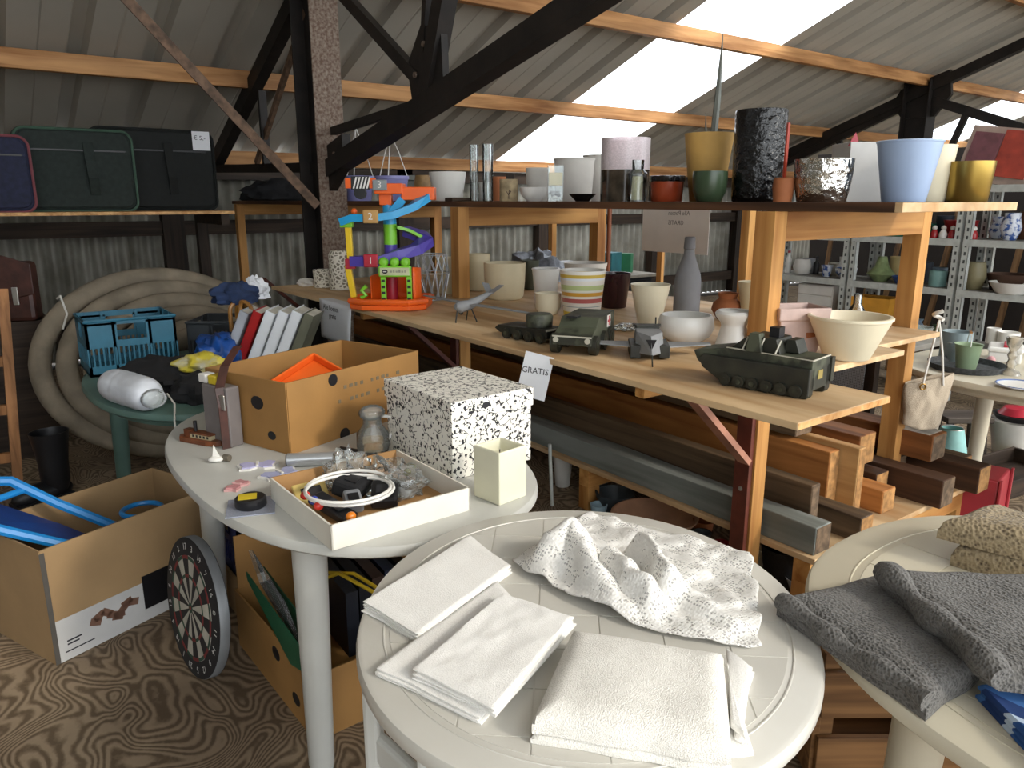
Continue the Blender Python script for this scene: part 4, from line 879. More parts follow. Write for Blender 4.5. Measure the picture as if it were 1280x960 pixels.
tp = thing('tape_measure', 'black and yellow tape measure in flat clear packet', 'tape measure', (0.5419, 1.8776, 0.7205), R(-20))
MB().b2((-.06, -.06, 0), (.06, .06, .003)).build('packet', glass('blue film', (.6, .65, .8), alpha=.5), tp)
MB().lathe([(.036, .003), (.04, .008), (.04, .026), (.036, .030)], 28).build('case', M_black, tp); MB().b2((-.03, -.02, .0302), (.016, .02, .0312)).build('yellow_label', M_yel, tp)
st = thing('steamboat_model', 'small brown wooden steamboat model with black funnel', 'model boat', (0.5829, 2.5198, 0.7205), R(-62))
M_bw = pm('brown boat wood', '7a4426', .45, 0, .2, 30)
MB().prism([(-.095, 0), (-.07, -.024), (.05, -.026), (.085, -.014), (.095, 0), (.085, .014), (.05, .026), (-.07, .024)], 0, .018).build('hull', M_bw, st, bevel=.003)
MB().b2((-.03, -.014, .018), (.06, .014, .032)).build('cabin', pm('cream cabin', 'cdbf9a', .5), st); MB().b2((-.032, -.017, .032), (.063, .017, .037)).build('roof', M_bw, st)
for i in range(5): MB().b2((-.02+.016*i, -.0145, .021), (-.012+.016*i, .0145, .029)).build('window', M_black, st)
MB().b2((-.06, -.012, .018), (-.03, .012, .042)).build('bridge', M_bw, st); MB().cyl((-.018, 0, .036), (-.018, 0, .072), .006, 10).build('funnel', M_black, st)
sb = thing('shell_boat', 'tiny white sail ornament lying next to the steamboat', 'ornament', (0.5672, 2.2884, 0.7205), R(-30)); sb.scale = (.75, .75, .75)
blob_m = MB(); blob_m.ball((0, 0, .014), .028, 14, (1.1, .7, .5)); blob_m.build('base', M_white, sb)
MB().prism([(-.012, .02), (.02, .02), (-.004, .075)], -.002, .002, XZ).build('sail', M_white, sb); MB().cyl((.03, .012, .016), (.055, 0, .016), .014, 12).build('barrel', pm('dull brass', '7d7568', .4, .5), sb)
# ================================================================ pots and models on the lower board
ZL = .961
def pot(name, g, mat, label, cat='pot', th=.006, prof=None, n=32, rim=.0, group=None, sq=False):
    """open vessel turned on its axis; g = x, y, z, base radius, top radius, height"""
    x, y, z, rb, rt, h = g
    if prof is None: prof = [(rb/rt, 0), (1., 1.)]
    out = [(r*rt, f*h) for r, f in prof]
    P_ = [(.0, 0)]+[(max(out[0][0]-.003, .002), 0)]+[(out[0][0], min(.003, h*.05))]+out[1:]
    if rim: P_ = P_[:-1]+[(out[-1][0]-.0, h-rim*1.4), (out[-1][0]+rim*.5, h-rim*1.3), (out[-1][0]+rim*.6, h-rim*.3)]
    P_ += [(out[-1][0]+rim*.4-th*.3, h), (out[-1][0]-th*.8, h-.0008)]
    ins = [(max(r-th, .002), max(f, th)) for r, f in reversed(out[:-1]) if f > th]
    P_ += ins+[(max(out[0][0]-th, .002), th), (0, th)]
    o = MB().lathe(P_, 4 if sq else n).build(name, mat, None, (x, y, z), R(8) if sq else 0, .004 if sq else 0)
    if sq:
        for p in o.data.polygons: p.use_smooth = False
    return tag(o, label, cat, group)
M_cream = pm('cream glaze', 'e6dcc0', .4, 0, .05, 5, .03)
M_beige = pm('beige glaze', 'd9cba8', .5, 0, .06, 6, .05)
M_wgl = pm('white glaze', 'e4e2dc', .3, 0, .04, 5, .02)
M_wmat = pm('matt white', 'dcd8d0', .7, 0, .06, 7, .1)
M_terra = pm('terracotta', 'b06a3f', .75, 0, .15, 8, .1)
M_maroon = pm('maroon glaze', '30161a', .22, 0, .1, 6, .02)
M_greyb = pm('grey clay', '8f8f92', .75, 0, .08, 9, .15)
M_lat = pm('pierced white', 'd6d0c4', .55, 0, .1, 20)
def filigree():
    m, N, L, B = nt('filigree'); mp = coords(N, L, (1, 1, 1), False); v = N.new('ShaderNodeTexVoronoi'); v.feature = 'DISTANCE_TO_EDGE'; v.inputs['Scale'].default_value = 42; L.new(mp.outputs[0], v.inputs['Vector'])
    r = ramp(N, hx('e0dacb'), hx('7d7563'), .1, .22); L.new(v.outputs['Distance'], r.inputs[0]); L.new(r.outputs[0], B.inputs['Base Color']); B.inputs['Roughness'].default_value = .6; return m
M_fil = filigree()
tag(blob('stone_lump', 'x', 'x', (1.8429, 4.7267, 0.96), (.06, .05, .03), M_wmat, 2.9), 'pale rough lump beside the white mug', 'stone')
pot('mug', (1.8955, 4.5793, 0.961, 0.0605, 0.0638, 0.1099), M_fil, 'white mug with lacy print beside the lantern', 'mug')
mg = bpy.data.objects['mug']; gx = (1.8955, 4.5793, 0.961, 0.0605, 0.0638, 0.1099)
MB().tube([(gx[4]*.95, 0, .08), (gx[4]*1.5, 0, .075), (gx[4]*1.55, 0, .035), (gx[4]*.95, 0, .025)], .006, 8).build('handle', M_wgl, mg, None, R(-20))
g = (1.9291, 4.3976, 0.961, 0.0638, 0.0647, 0.2431)
ln = thing('lantern', 'white metal lantern with pierced filigree wall next to the mug', 'lantern', g[:3])
MB().lathe([(g[3], .006), (g[3], g[5]-.03), (g[3]*.8, g[5]-.005), (0, g[5])], 32).build('wall', M_fil, ln); MB().lathe([(g[3]*1.02, 0), (g[3]*1.02, .008)], 32).build('foot', M_lat, ln)
# toy garage: built in its own frame, x to the right along the shelf's view, s metres per unit
tg = thing('toy_garage', 'colourful plastic toy car garage with ramps and crane top', 'toy', (1.7959, 3.4922, 0.961), CAMR)
q = .00415
def tp3(x, y, d=0): return ((x-487)*q, d, (385-y)*q*1.03)
C_or = pm('toy orange', 'f0641c', .35, 0, .04); C_bl = pm('toy blue', '27a0d8', .35, 0, .04); C_pu = pm('toy purple', '5345a8', .35, 0, .04); C_gr = pm('toy green', '7fc832', .35, 0, .04); C_ye = pm('toy yellow', 'e8c21e', .35, 0, .04); C_re = pm('toy red', 'b9273a', .35); C_gs = pm('toy grey sticker', '8f9698', .5); C_tan = pm('toy tan sticker', 'c79a5a', .5)
def tb(name, x0, x1, y0, y1, d0, d1, mat, bv=.004): return MB().b2(((x0-487)*q, d0, (385-y1)*q*1.03), ((x1-487)*q, d1, (385-y0)*q*1.03)).build(name, mat, tg, bevel=bv)
b = MB(); b.prism([(-.19, -.07), (-.12, -.13), (.12, -.15), (.2, -.08), (.21, .12), (.1, .18), (-.1, .16), (-.2, .08)], 0, .026); b.build('base', C_or, tg, bevel=.006)
a = MB(); a.tube([(x_*.98, y_*.98, .042) for x_, y_ in [(-.19, -.07), (-.12, -.13), (.12, -.15), (.2, -.08), (.21, .12), (.1, .18), (-.1, .16), (-.2, .08)]], .016, 8, True); a.build('base_rim', C_or, tg)
cw = MB(); cw.grid(lambda u, v: ((.03+.13*math.cos(R(-40+220*u))), .04+.13*math.sin(R(-40+220*u)), .02+.19*v*(1-.3*u)), 24, 4); cw.build('curved_wall', C_or, tg, solid=.006)
for rr in (.05, .09): 
    a = MB(); a.tube([(.02+rr*1.2*math.cos(R(t_)), .02+rr*math.sin(R(t_)), .024) for t_ in range(150, 330, 12)], .006, 6); a.build('track_guide', C_or, tg)
a = MB(); a.ribbon([(-.18, -.05, .025), (-.1, -.07, .035), (-.02, -.08, .028)], .06, .012); a.build('track', C_or, tg)
MB().beam(tp3(445, 372, -.03), tp3(439, 334, -.03), .03, .03).build('lower_pillar', C_ye, tg, bevel=.003); MB().beam(tp3(443, 330, -.03), tp3(442, 287, -.03), .03, .03).build('upper_pillar', C_ye, tg, bevel=.003)
tb('red_joint', 437, 449, 326, 338, -.055, -.01, C_re); tb('green_joint', 433, 448, 280, 290, -.055, -.005, C_gr)
a = MB(); a.ribbon([tp3(445, 329, -.03), tp3(480, 329, -.06), tp3(500, 322, -.05), tp3(522, 316, .0), tp3(533, 308, .07), tp3(525, 302, .13), tp3(505, 296, .15)], .075, .05); a.build('purple_ramp', C_pu, tg)
a = MB(); a.ribbon([tp3(497, 290, .04), tp3(510, 294, .06), tp3(525, 303, .10)], .07, .015); a.build('green_slide', C_gr, tg)
a = MB(); a.cyl(tp3(489, 385, .06), tp3(489, 322, .06), .03, 16); a.build('tower_base', C_re, tg); a = MB(); a.cyl(tp3(489, 322, .06), tp3(489, 311, .06), .034, 16); a.build('tower_purple', C_pu, tg)
a = MB(); a.cyl(tp3(489, 311, .06), tp3(489, 287, .06), .034, 16); a.build('tower_green', C_gr, tg); a = MB(); a.cyl(tp3(489, 287, .06), tp3(488, 264, .06), .034, 16, .03); a.build('tower_blue', C_bl, tg)
a = MB(); a.ribbon([tp3(435, 284, -.03), tp3(450, 279, -.04), tp3(475, 279, -.05), tp3(497, 276, -.04), tp3(520, 267, -.02), tp3(533, 257, .02), tp3(537, 249, .06)], .075, .036); a.build('blue_ramp', C_bl, tg)
MB().beam(tp3(493, 275, .0), tp3(508, 258, .0), .012, .04).build('blue_brace', C_bl, tg)
tb('tower_neck', 478, 493, 250, 265, .03, .09, C_or); tb('top_deck', 474, 508, 240, 252, -.01, .12, C_or); tb('top_tray', 506, 546, 244, 259, .0, .11, C_or); tb('tray_floor', 510, 540, 246, 250, .004, .106, C_gr)
MB().beam(tp3(440, 240, .0), tp3(476, 240, .0), .03, .05).build('crane_arm', C_or, tg, bevel=.003)
st_ = MB()
for i in range(5): st_.add([tp3(449+i*4, 246, -.0165), tp3(451+i*4, 246, -.0165), tp3(455+i*4, 233, -.0165), tp3(453+i*4, 233, -.0165)], [(0, 1, 2, 3)])
p = tb('stripe_plate', 447, 469, 232, 247, -.016, .0, M_black, .001); st_.build('stripe', M_white, p, solid=.0008)
a = MB(); a.cyl(tp3(457, 251, -.01), tp3(457, 251, .02), .03, 16); a.build('black_wheel', M_black, tg)
for nm, x0, x1, y0, y1, m_, dd in (('3', 473, 490, 236, 248, C_gs, -.026), ('2', 463, 481, 270, 285, C_tan, -.095), ('1', 462, 479, 320, 335, C_re, -.105)):
    p = tb('number_plate', x0, x1, y0, y1, dd, dd+.02, m_, .005); c_ = tp3((x0+x1)/2, (y0+y1)/2, dd-.001); text(nm, .048, M_white, p, c_, (R(90), 0, 0))
for x in (485, 516): 
    p = tb('gate_post', x-3, x+3, 345, 383, -.115, -.095, C_gr, .002)
    for i in range(5): o_ = tb('post_mark', x-2, x+2, 349+i*7, 352+i*7, -.1165, -.115, M_black, 0); o_.parent = p
p = tb('gate_sign', 480, 519, 333, 346, -.125, -.095, C_gr, .008); o_ = tb('sign_label', 482, 517, 335, 344, -.127, -.124, pm('pale label', 'cfd3a8', .5), .002); o_.parent = p
a = MB(); a.lathe([(.013, 0), (.013, .002)], 20, sx=1.1, sy=.8); o_ = a.build('oval_logo', M_black, p); o_.location = tp3(488, 339.5, -.127); o_.rotation_euler = (R(90), 0, 0)
o_ = tb('logo_bar', 486, 490, 339, 340, -.1300, -.1285, M_white, 0); o_.parent = p
for i in range(6): o_ = tb('sign_print', 494+i*3.4, 496.4+i*3.4, 338.4-(i % 2), 340.6, -.1278, -.1268, pm('grey print', '9a9a88', .6), 0); o_.parent = p
for x in (486, 499, 512):
    a = MB(); a.lathe([(.024, 0), (.024, .02), (.016, .03), (0, .032)], 18); o_ = a.build('light_dome', C_gr, tg); o_.location = tp3(x, 329, -.095); o_.rotation_euler = (R(90), 0, 0)
a = MB(); a.tube([tp3(455, 372, -.06), tp3(461, 369, -.06), tp3(456, 363, -.06), tp3(462, 358, -.06)], .012, 8); a.build('green_lever', C_gr, tg)
a = MB(); a.ball(tp3(450, 272, -.03), .016, 12); a.build('orange_knob', C_or, tg)
# wire basket and pale pots behind it
wb_ = MB(); g = (2.1405, 3.6464, 0.961, 0.0749, 0.0986, 0.2472)
for i in range(14):
    a0 = 2*math.pi*i/14; a1 = a0+.7; wb_.tube([(g[3]*math.cos(a0), g[3]*math.sin(a0), 0), (g[4]*math.cos((a0+a1)/2), g[4]*math.sin((a0+a1)/2), g[5]*.6), (g[4]*.9*math.cos(a1), g[4]*.9*math.sin(a1), g[5])], .003, 5)
    wb_.tube([(g[3]*math.cos(a1), g[3]*math.sin(a1), 0), (g[4]*math.cos((a0+a1)/2), g[4]*math.sin((a0+a1)/2), g[5]*.6), (g[4]*.9*math.cos(a0), g[4]*.9*math.sin(a0), g[5])], .003, 5)
for rr, z in ((g[3], 0.003), (g[4], g[5]*.6), (g[4]*.9, g[5])): wb_.tube([(rr*math.cos(2*math.pi*i/28), rr*math.sin(2*math.pi*i/28), z) for i in range(28)], .003, 5, True)
tag(wb_.build('wire_basket', pm('grey wire', 'b0b3b6', .4, .5), None, g[:3]), 'silvery wire basket between the toy garage and post', 'basket')
pot('plant_pot', (2.3936, 3.8309, 0.961, 0.0846, 0.0958, 0.2077), M_beige, 'beige pot half hidden behind the orange post')
pot('plant_pot', (2.5984, 3.8517, 0.961, 0.0633, 0.0691, 0.2216), M_beige, 'tall beige pot standing right behind the cream round pot')
pot('plant_pot', (2.4842, 3.4255, 0.961, 0.1013, 0.1172, 0.2013), M_beige, 'round-shouldered cream pot behind the grey drone', prof=[(.80, 0), (.9, .08), (.97, .5), (1, 1)])
pot('plant_pot', (2.8885, 3.7185, 0.961, 0.0446, 0.06, 0.178), pm('dark olive pot', '4d5142', .5), 'dark olive pot between cream and white pots')
pot('plant_pot', (2.46, 3.0303, 0.961, 0.0534, 0.0708, 0.1992), M_wgl, 'white pot with rolled rim behind the small glazed bowl', rim=.006)
pot('glazed_bowl', (2.3059, 2.8213, 0.961, 0.0424, 0.0663, 0.1028), M_cream, 'small glazed bowl with dripping beige foot beside striped pot', 'bowl', prof=[(.65, 0), (.95, .3), (.92, .8), (1, 1)])
M_strip = bands('painted stripes', [(0, 'b08a4a'), (.04, 'd9bf3a'), (.14, 'e2ded4'), (.24, '8d9ca0'), (.255, 'e2ded4'), (.33, 'b5605e'), (.42, 'e2ded4'), (.47, 'cf9b3c'), (.55, 'dfe0d4'), (.60, 'b9c78c'), (.70, 'e2ded4'), (.80, 'dfe3e6'), (.85, 'c9ad4c'), (.92, 'e4e1d8')], 2, .35, 1/(2.3829, 2.6622, 0.961, 0.0857, 0.1087, 0.2216)[5])
pot('striped_pot', (2.3829, 2.6622, 0.961, 0.0857, 0.1087, 0.2216), M_strip, 'white pot painted with yellow green orange and pink stripes')
pot('plant_pot', (2.9333, 3.2536, 0.961, 0.091, 0.1253, 0.191), M_wmat, 'wide white pot with brown inside standing behind striped pot')
pot('square_pot', (2.7294, 2.8036, 0.961, 0.0612, 0.0829, 0.1768), M_maroon, 'dark maroon glossy pot beside the striped pot', prof=[(.76, 0), (1, 1)])
pot('conical_pot', (2.4459, 2.2873, 0.961, 0.0489, 0.0867, 0.1827), M_cream, 'cream conical pot in front of the grey bottle')
g = (2.7428, 2.3338, 0.961, 0.061, 0.0639, 0.3752)
tag(MB().lathe([(0, 0), (g[3]*.95, 0), (g[3], .01), (g[3], g[5]*.45), (g[3]*.92, g[5]*.55), (g[3]*.42, g[5]*.78), (g[3]*.38, g[5]*.85), (g[3]*.44, g[5]*.86), (g[3]*.40, g[5]*.99), (g[3]*.36, g[5]), (g[3]*.25, g[5]*.99), (g[3]*.22, g[5]*.6), (0, g[5]*.55)], 28).build('bottle', M_greyb, None, g[:3]), 'matt grey painted bottle standing behind shallow white bowl', 'bottle')
pot('white_bowl', (2.2807, 1.938, 0.961, 0.0647, 0.1039, 0.1054), M_wgl, 'shallow rounded white glazed bowl with inward rim', 'bowl', prof=[(.62, 0), (.9, .22), (1.06, .55), (1.0, .9), (.93, 1)])
pot('clay_jug', (2.892, 2.2158, 0.961, 0.0555, 0.0488, 0.1194), M_terra, 'small terracotta jug with pinched neck behind white vase', 'jug', prof=[(1, 0), (1.5, .35), (1.35, .6), (.8, .8), (1, 1)])
pot('white_vase', (2.302, 1.7285, 0.961, 0.0672, 0.0687, 0.1435), M_wgl, 'white waisted vase with flared rim beside the post', 'vase', prof=[(.98, 0), (.95, .04), (.66, .6), (.72, .7), (.98, .84), (1.02, .93), (.9, 1)])
pot('plant_pot', (2.9301, 2.1103, 0.961, 0.0402, 0.0664, 0.1778), M_beige, 'tapered beige pot half hidden behind the near post')
# pink rectangular planter
pk = thing('rectangular_planter', 'pinkish chipped rectangular planter behind the camouflage tank', 'planter', (2.451, 1.5756, 0.961), CAMR+R(8))
M_pink = pm('pinkish clay', 'cdb4ac', .8, 0, .12, 12, .2); g = .0026
m = MB(); a0, a1, hh = .070, .088, .165
vs = [(-a0, -.05, 0), (a0, -.05, 0), (a0, .06, 0), (-a0, .06, 0), (-a1, -.065, hh*.72), (a1, -.065, hh*.72), (a1, .075, hh*.72), (-a1, .075, hh*.72), (-a1-.008, -.072, hh*.74), (a1+.008, -.072, hh*.74), (a1+.008, .082, hh*.74), (-a1-.008, .082, hh*.74), (-a1-.01, -.075, hh), (a1+.01, -.075, hh), (a1+.01, .085, hh), (-a1-.01, .085, hh), (-a1, -.063, hh), (a1, -.063, hh), (a1, .073, hh), (-a1, .073, hh), (-a0, -.045, .02), (a0, -.045, .02), (a0, .055, .02), (-a0, .055, .02)]
fs = [(3, 2, 1, 0)]
for i in range(5): fs += [(i*4+k, i*4+(k+1) % 4, i*4+4+(k+1) % 4, i*4+4+k) for k in range(4)]
fs.append((20, 21, 22, 23)); m.add(vs, fs); m.build('body', M_pink, pk, bevel=.004)
MB().prism([(.02, .05), (.05, .055), (.06, .075), (.04, .085), (.015, .07)], .0625, .066, XZ @ Matrix.Rotation(R(-5), 4, 'X')).build('chip', M_terra, pk)
pot('cream_bowl', (2.4908, 1.387, 0.961, 0.0769, 0.1353, 0.1499), M_cream, 'large cream conical bowl with thick rim at the shelf end', 'bowl', th=.010, rim=.008)
# plastic packet
blob('plastic_packet', 'flat clear packet with red print beside the ambulance model', 'packet', (2.287, 2.2672, 0.961), (.06, .05, .018), M_film, 1.5)
# ---------------------------------------------------------------- handmade card models
M_olive = pm('dark olive card', '2f3026', .5, 0, .3, 16, .1, col2='1c1d18'); M_camo = pm('camouflage card', '474b3c', .55, 0, .3, 14, .05, col2='26281f', lo=.45, hi=.55); M_edge = pm('pale card edge', 'b8b5a6', .7); M_gp = pm('grey card', '8e9092', .6, 0, .1)
YZ = Matrix(((0, 0, 1, 0), (1, 0, 0, 0), (0, 1, 0, 0), (0, 0, 0, 1)))   # (y, z) outline extruded along x
def wheel(t, x, y, r, w=.02, mat=M_olive):
    m = MB(); m.cyl((x-w/2, y, r+.001), (x+w/2, y, r+.001), r, 14); o_ = m.build('wheel', mat, t); m = MB(); m.cyl((x-w/2-.002, y, r+.001), (x+w/2+.002, y, r+.001), r*.45, 10); m.build('hub', M_camo, o_)
tk_ = thing('tank_model', 'dark camouflage tracked tank model at the shelf end', 'model tank', (1.8708, 1.1345, 0.961), R(10))
MB().prism([(0, .02), (.0, .108), (.26, .112), (.37, .09), (.355, .06), (.29, .02)], .0, .125, YZ).build('hull', M_camo, tk_, bevel=.002)
for x_ in (-.014, .105): MB().prism([(.005, .0), (.25, .0), (.33, .045), (.345, .07), (.33, .085), (.0, .085), (.0, .01)], x_, x_+.034, YZ).build('track', M_olive, tk_, bevel=.003)
for i in range(6): wheel(tk_, -.012, .035+.043*i, .018)
MB().prism([(.10, .11), (.115, .152), (.20, .155), (.255, .11)], .012, .115, YZ).build('turret', M_olive, tk_, bevel=.002)
MB().prism([(.15, .11), (.16, .165), (.19, .165), (.20, .11)], -.004, .03, YZ).build('missile_box', M_camo, tk_, bevel=.002)
MB().b2((.04, .12, .153), (.075, .15, .182)).build('hatch', M_black, tk_); MB().prism([(.06, .112), (.075, .15), (.10, .15), (.11, .112)], .05, .11, YZ).build('rear_bin', M_olive, tk_, bevel=.002)
for y_ in (.10, .15, .20): MB().beam((.0, y_+.01, .112), (.011, y_, .152), .003, .004).build('pale_edge', M_edge, tk_)
MB().b2((.0, -.001, .106), (.125, .002, .110)).build('pale_edge', M_edge, tk_); MB().beam((-.001, .0, .109), (-.001, .26, .113), .002, .003).build('pale_edge', M_edge, tk_)
MB().b2((.127, -.005, .03), (.15, .03, .10)).build('mudguard', M_olive, tk_); MB().b2((.04, -.003, .05), (.07, -.0005, .075)).build('marking', pm('ochre mark', '9c8a4a', .6), tk_)
t2 = thing('tank_model', 'small olive tank model with round turret behind the GRATIS card', 'model tank', (1.7923, 2.2005, 0.961), R(10))
MB().prism([(0, .02), (0, .055), (.26, .05), (.28, .035), (.25, .02)], 0, .12, YZ).build('hull', M_olive, t2, bevel=.002); MB().b2((-.002, -.003, .05), (.122, .003, .057)).build('pale_edge', M_edge, t2)
for s in (0.0, .12):
    for i in range(4): wheel(t2, s, .03+.06*i, .02)
m = MB(); m.lathe([(.052, 0), (.054, .04), (.048, .05), (0, .052)], 20); m.build('turret', M_camo, t2, (.06, .09, .055))
am = thing('ambulance_model', 'camouflage ambulance truck model with red cross panel', 'model truck', (1.7289, 1.9824, 0.961), R(-58)); am.scale = (1.3, 1.2, 1.25)
MB().prism([(0, .03), (0, .055), (.06, .075), (.09, .10), (.27, .10), (.27, .03)], -.055, .055, YZ).build('hull', M_camo, am, bevel=.002)
for s in (-.055, .055):
    for y in (.035, .13, .21): wheel(am, s, y, .028, .022)
cr = MB().b2((.0555, .18, .06), (.0565, .22, .095)).build('white_panel', M_white, am); m = MB(); m.b2((.0566, .196, .063), (.0572, .204, .092)); m.b2((.0566, .184, .074), (.0572, .216, .081)); m.build('red_cross', pm('cross red', 'b82a30', .6), cr)
MB().b2((-.03, .05, .1), (.0, .09, .106)).build('hatch', M_black, am); MB().b2((-.056, -.001, .053), (.056, .002, .057)).build('pale_edge', M_edge, am)
for x in (-.045, .045): MB().cyl((x, -.004, .045), (x, .0, .045), .008, 10).build('headlamp', M_edge, am)
ap = thing('aircraft_model', 'grey card aircraft model with pointed nose and straight wings', 'model aircraft', (1.8848, 1.7483, 0.961), R(-42))
m = MB(); m.add([(0, -.05, .03), (-.05, .06, .02), (.05, .06, .02), (.045, .08, .09), (-.045, .08, .09), (-.05, .2, .03), (.05, .2, .03), (.04, .2, .09), (-.04, .2, .09), (0, .01, .085)], [(0, 1, 2), (0, 9, 4, 1), (0, 2, 3, 9), (9, 3, 4), (1, 5, 6, 2), (4, 8, 5, 1), (3, 2, 6, 7), (4, 3, 7, 8), (5, 8, 7, 6)]); m.build('fuselage', M_gp, ap)
MB().prism([(-.02, .04), (-.22, .12), (-.22, .155), (-.02, .16)], .038, .042).build('wing', M_gp, ap); MB().prism([(.02, .04), (.22, .12), (.22, .155), (.02, .16)], .038, .042).build('wing', M_gp, ap)
MB().add([(-.018, .0, .075), (.018, .0, .075), (.0, -.03, .045)], [(0, 1, 2)]).build('windscreen', M_black, ap, solid=.002)
for s in (-1, 1): MB().b2((s*.05-.018, .03, .005), (s*.05+.018, .17, .05)).build('air_intake', M_olive, ap, bevel=.003)
MB().cyl((0, -.05, .032), (0, -.085, -.0), .0025, 6).build('nose_leg', M_olive, ap); MB().cyl((.03, .19, .09), (.03, .19, .125), .003, 6).build('mast', M_olive, ap); MB().prism([(-.04, .15), (.04, .15), (.05, .2), (-.05, .2)], .09, .10).build('canopy', M_olive, ap)
dn = thing('drone_model', 'light grey drone model with long thin wings and leg struts', 'model aircraft', (1.8557, 2.8577, 0.961), R(-86))
m = MB(); m.tube([(0, -.06, .075), (0, -.04, .07), (0, .02, .075), (0, .10, .105), (0, .16, .13)], [.012, .028, .024, .014, .01], 10); m.build('fuselage', M_gp, dn)
for s in (-1, 1):
    MB().prism([(s*.01, .0), (s*.40, .035), (s*.40, .05), (s*.01, .045)], .076, .081).build('wing', M_gp, dn); MB().beam((s*.005, .14, .12), (s*.06, .16, .16), .002, .035, (0, 1, 0)).build('tail_fin', M_gp, dn); MB().cyl((s*.012, .02, .06), (s*.04, .03, 0), .003, 6).build('leg', M_olive, dn)
MB().cyl((0, -.05, .06), (0, -.06, 0), .003, 6).build('leg', M_olive, dn); MB().ball((0, -.03, .045), .011, 10).build('camera_ball', M_olive, dn)
# ---------------------------------------------------------------- price cards
gs = thing('price_card', 'white card lettered GRATIS pinned to the shelf front edge', 'sign', (1.625, 2.03, .972), R(-62))
gs.rotation_euler = (R(-10), R(9), R(-62))
MB().b2((-.055, -.001, -.158), (.055, 0, 0)).build('card', M_paper, gs); text('GRATIS', .031, M_ink, gs, (-.004, -.0016, -.062), (R(90), R(-6), 0))
pc = thing('paper_notice', 'white handwritten notice folded over the shelf edge by the toy garage', 'sign', (1.645, 3.825, .962), R(-90))
m = MB(); m.grid(lambda u, v: (-.21+.42*u, -.006-.02*(1-v)*u, -.215+.215*v), 8, 8); m.build('sheet', M_paper, pc, solid=.0008); MB().b2((-.21, -.006, -.001), (.21, .06, .0005)).build('fold_over', M_paper, pc)
text('Alle boeken\n   gratis', .042, M_ink, pc, (-.03, -.018, -.055), (R(90), 0, 0))
# big notice on a stake, written side turned away
sg = thing('notice_board', 'large white notice on a wooden stake with mirrored writing showing through', 'sign', (3.445, 3.052, 0), R(-90))
MB().b2((-.255, -.003, 1.197), (.255, -.001, 1.445)).build('sheet', pm('notice paper', 'd9d2cc', .8, 0, .03), sg)
MB().b2((-.128, .0, .487), (-.090, .025, 1.40)).build('stake', M_postw, sg)
for k, tx in enumerate(('Alle Potten', 'GRATIS')): text(tx, .036, pm('faint ink', '66605f', .8), sg, (.03-.02*k, -.0034, 1.425-.055*k), (R(90), 0, 0), mirror=True)
# ================================================================ things on the upper board
ZU = 1.4935
M_lil = pm('lilac plastic', '8d8cc2', .4, 0, .06); M_dgreen = pm('dark green glaze', '3d4f38', .3, 0, .15, 8, .03); M_ochre = pm('ochre clay', 'cfa45a', .7, 0, .12, 7, .15); M_bgl = pm('black glossy glaze', '0b0b0d', .10, 0, .1, 6, .9, 40, bd=.012)
M_sil = pm('wavy silver', 'c8c6c0', .12, 1., .05, 4, .9, 24, bd=.02); M_gold = pm('brushed gold', 'c0a254', .32, .85, .12, 4, .05); M_pbl = pm('pale blue glaze', 'a9bede', .35, 0, .04, 5, .02); M_rbr = pm('red brown glaze', '8f3a1e', .3, 0, .2, 8, .05)
M_frp = glass('frosted pink glass', (.95, .84, .87), .3, .7); M_frg = glass('smoky glass', (.42, .40, .36), .1, .55); M_gtube = glass('bright glass', (.97, 1, 1), .02, .05)
blob('black_bag', 'black sports bag lying on the far end of upper board', 'bag', (2.6, 7.3231, 1.4935), (.30, .22, .13), M_blackc, 1.3)
for k, (px_, lab, hk) in enumerate((((2.45, 5.1748, 1.4935, 0.0871, 0.1103, 0.1744), 'lilac hanging pot nearest the rusty column', .36), ((2.45, 4.6573, 1.4935, 0.0806, 0.1075, 0.162), 'lilac hanging pot nearest the grey planter', .30))):
    g = px_; t = thing('hanging_pot', lab, 'pot', g[:3]); h = g[5]
    MB().lathe([(0, 0), (g[3], 0), (g[4], h*.86), (g[4]*1.05, h*.87), (g[4]*1.05, h), (g[4]*.96, h), (g[3]*.92, .01), (0, .01)], 28).build('pot', M_lil, t)
    for i in range(3):
        a = R(90+120*i+20); MB().tube([(g[4]*math.cos(a), g[4]*math.sin(a), h), (g[4]*.5*math.cos(a), g[4]*.5*math.sin(a), h+hk*.5), (0, 0, h+hk-.03)], .0035, 5).build('hanger_strand', M_white, t)
    MB().tube([(0, 0, h+hk-.04), (0, 0, h+hk)]+[(.02-.02*math.cos(R(a)), 0, h+hk+.02*math.sin(R(a))) for a in range(30, 220, 30)], .004, 6).build('hook', M_white, t)
gp = thing('grey_planter', 'grey box planter with wide lid behind the white pot', 'planter', (2.75, 4.8511, 1.4935), CAMR)
M_gr = pm('grey zinc', '7d8078', .6, 0, .12); MB().b2((-.08, -.07, 0), (.08, .07, .14)).build('body', M_gr, gp, bevel=.004); MB().b2((-.10, -.09, .14), (.10, .09, .175)).build('lid', M_gr, gp, bevel=.004)
pot('wooden_cylinder', (2.5, 4.3377, 1.4935, 0.0566, 0.0566, 0.1601), pm('turned wood', 'a07c48', .5, 0, .2, 20), 'small turned wooden vessel beside the white pot', 'vessel', prof=[(.8, 0), (1, .3), (1, .7), (.8, 1)])
pot('plant_pot', (2.42, 3.907, 1.4935, 0.0852, 0.1089, 0.166), M_wgl, 'white tapered pot next to the glass tubes')
tag(MB().b2((-.06, -.04, 0), (.06, .04, .02)).build('dark_block', M_dark_wood, None, (2.34, 3.6758, 1.4935), 0, .003), 'flat dark wooden block in front of the white pot', 'block')
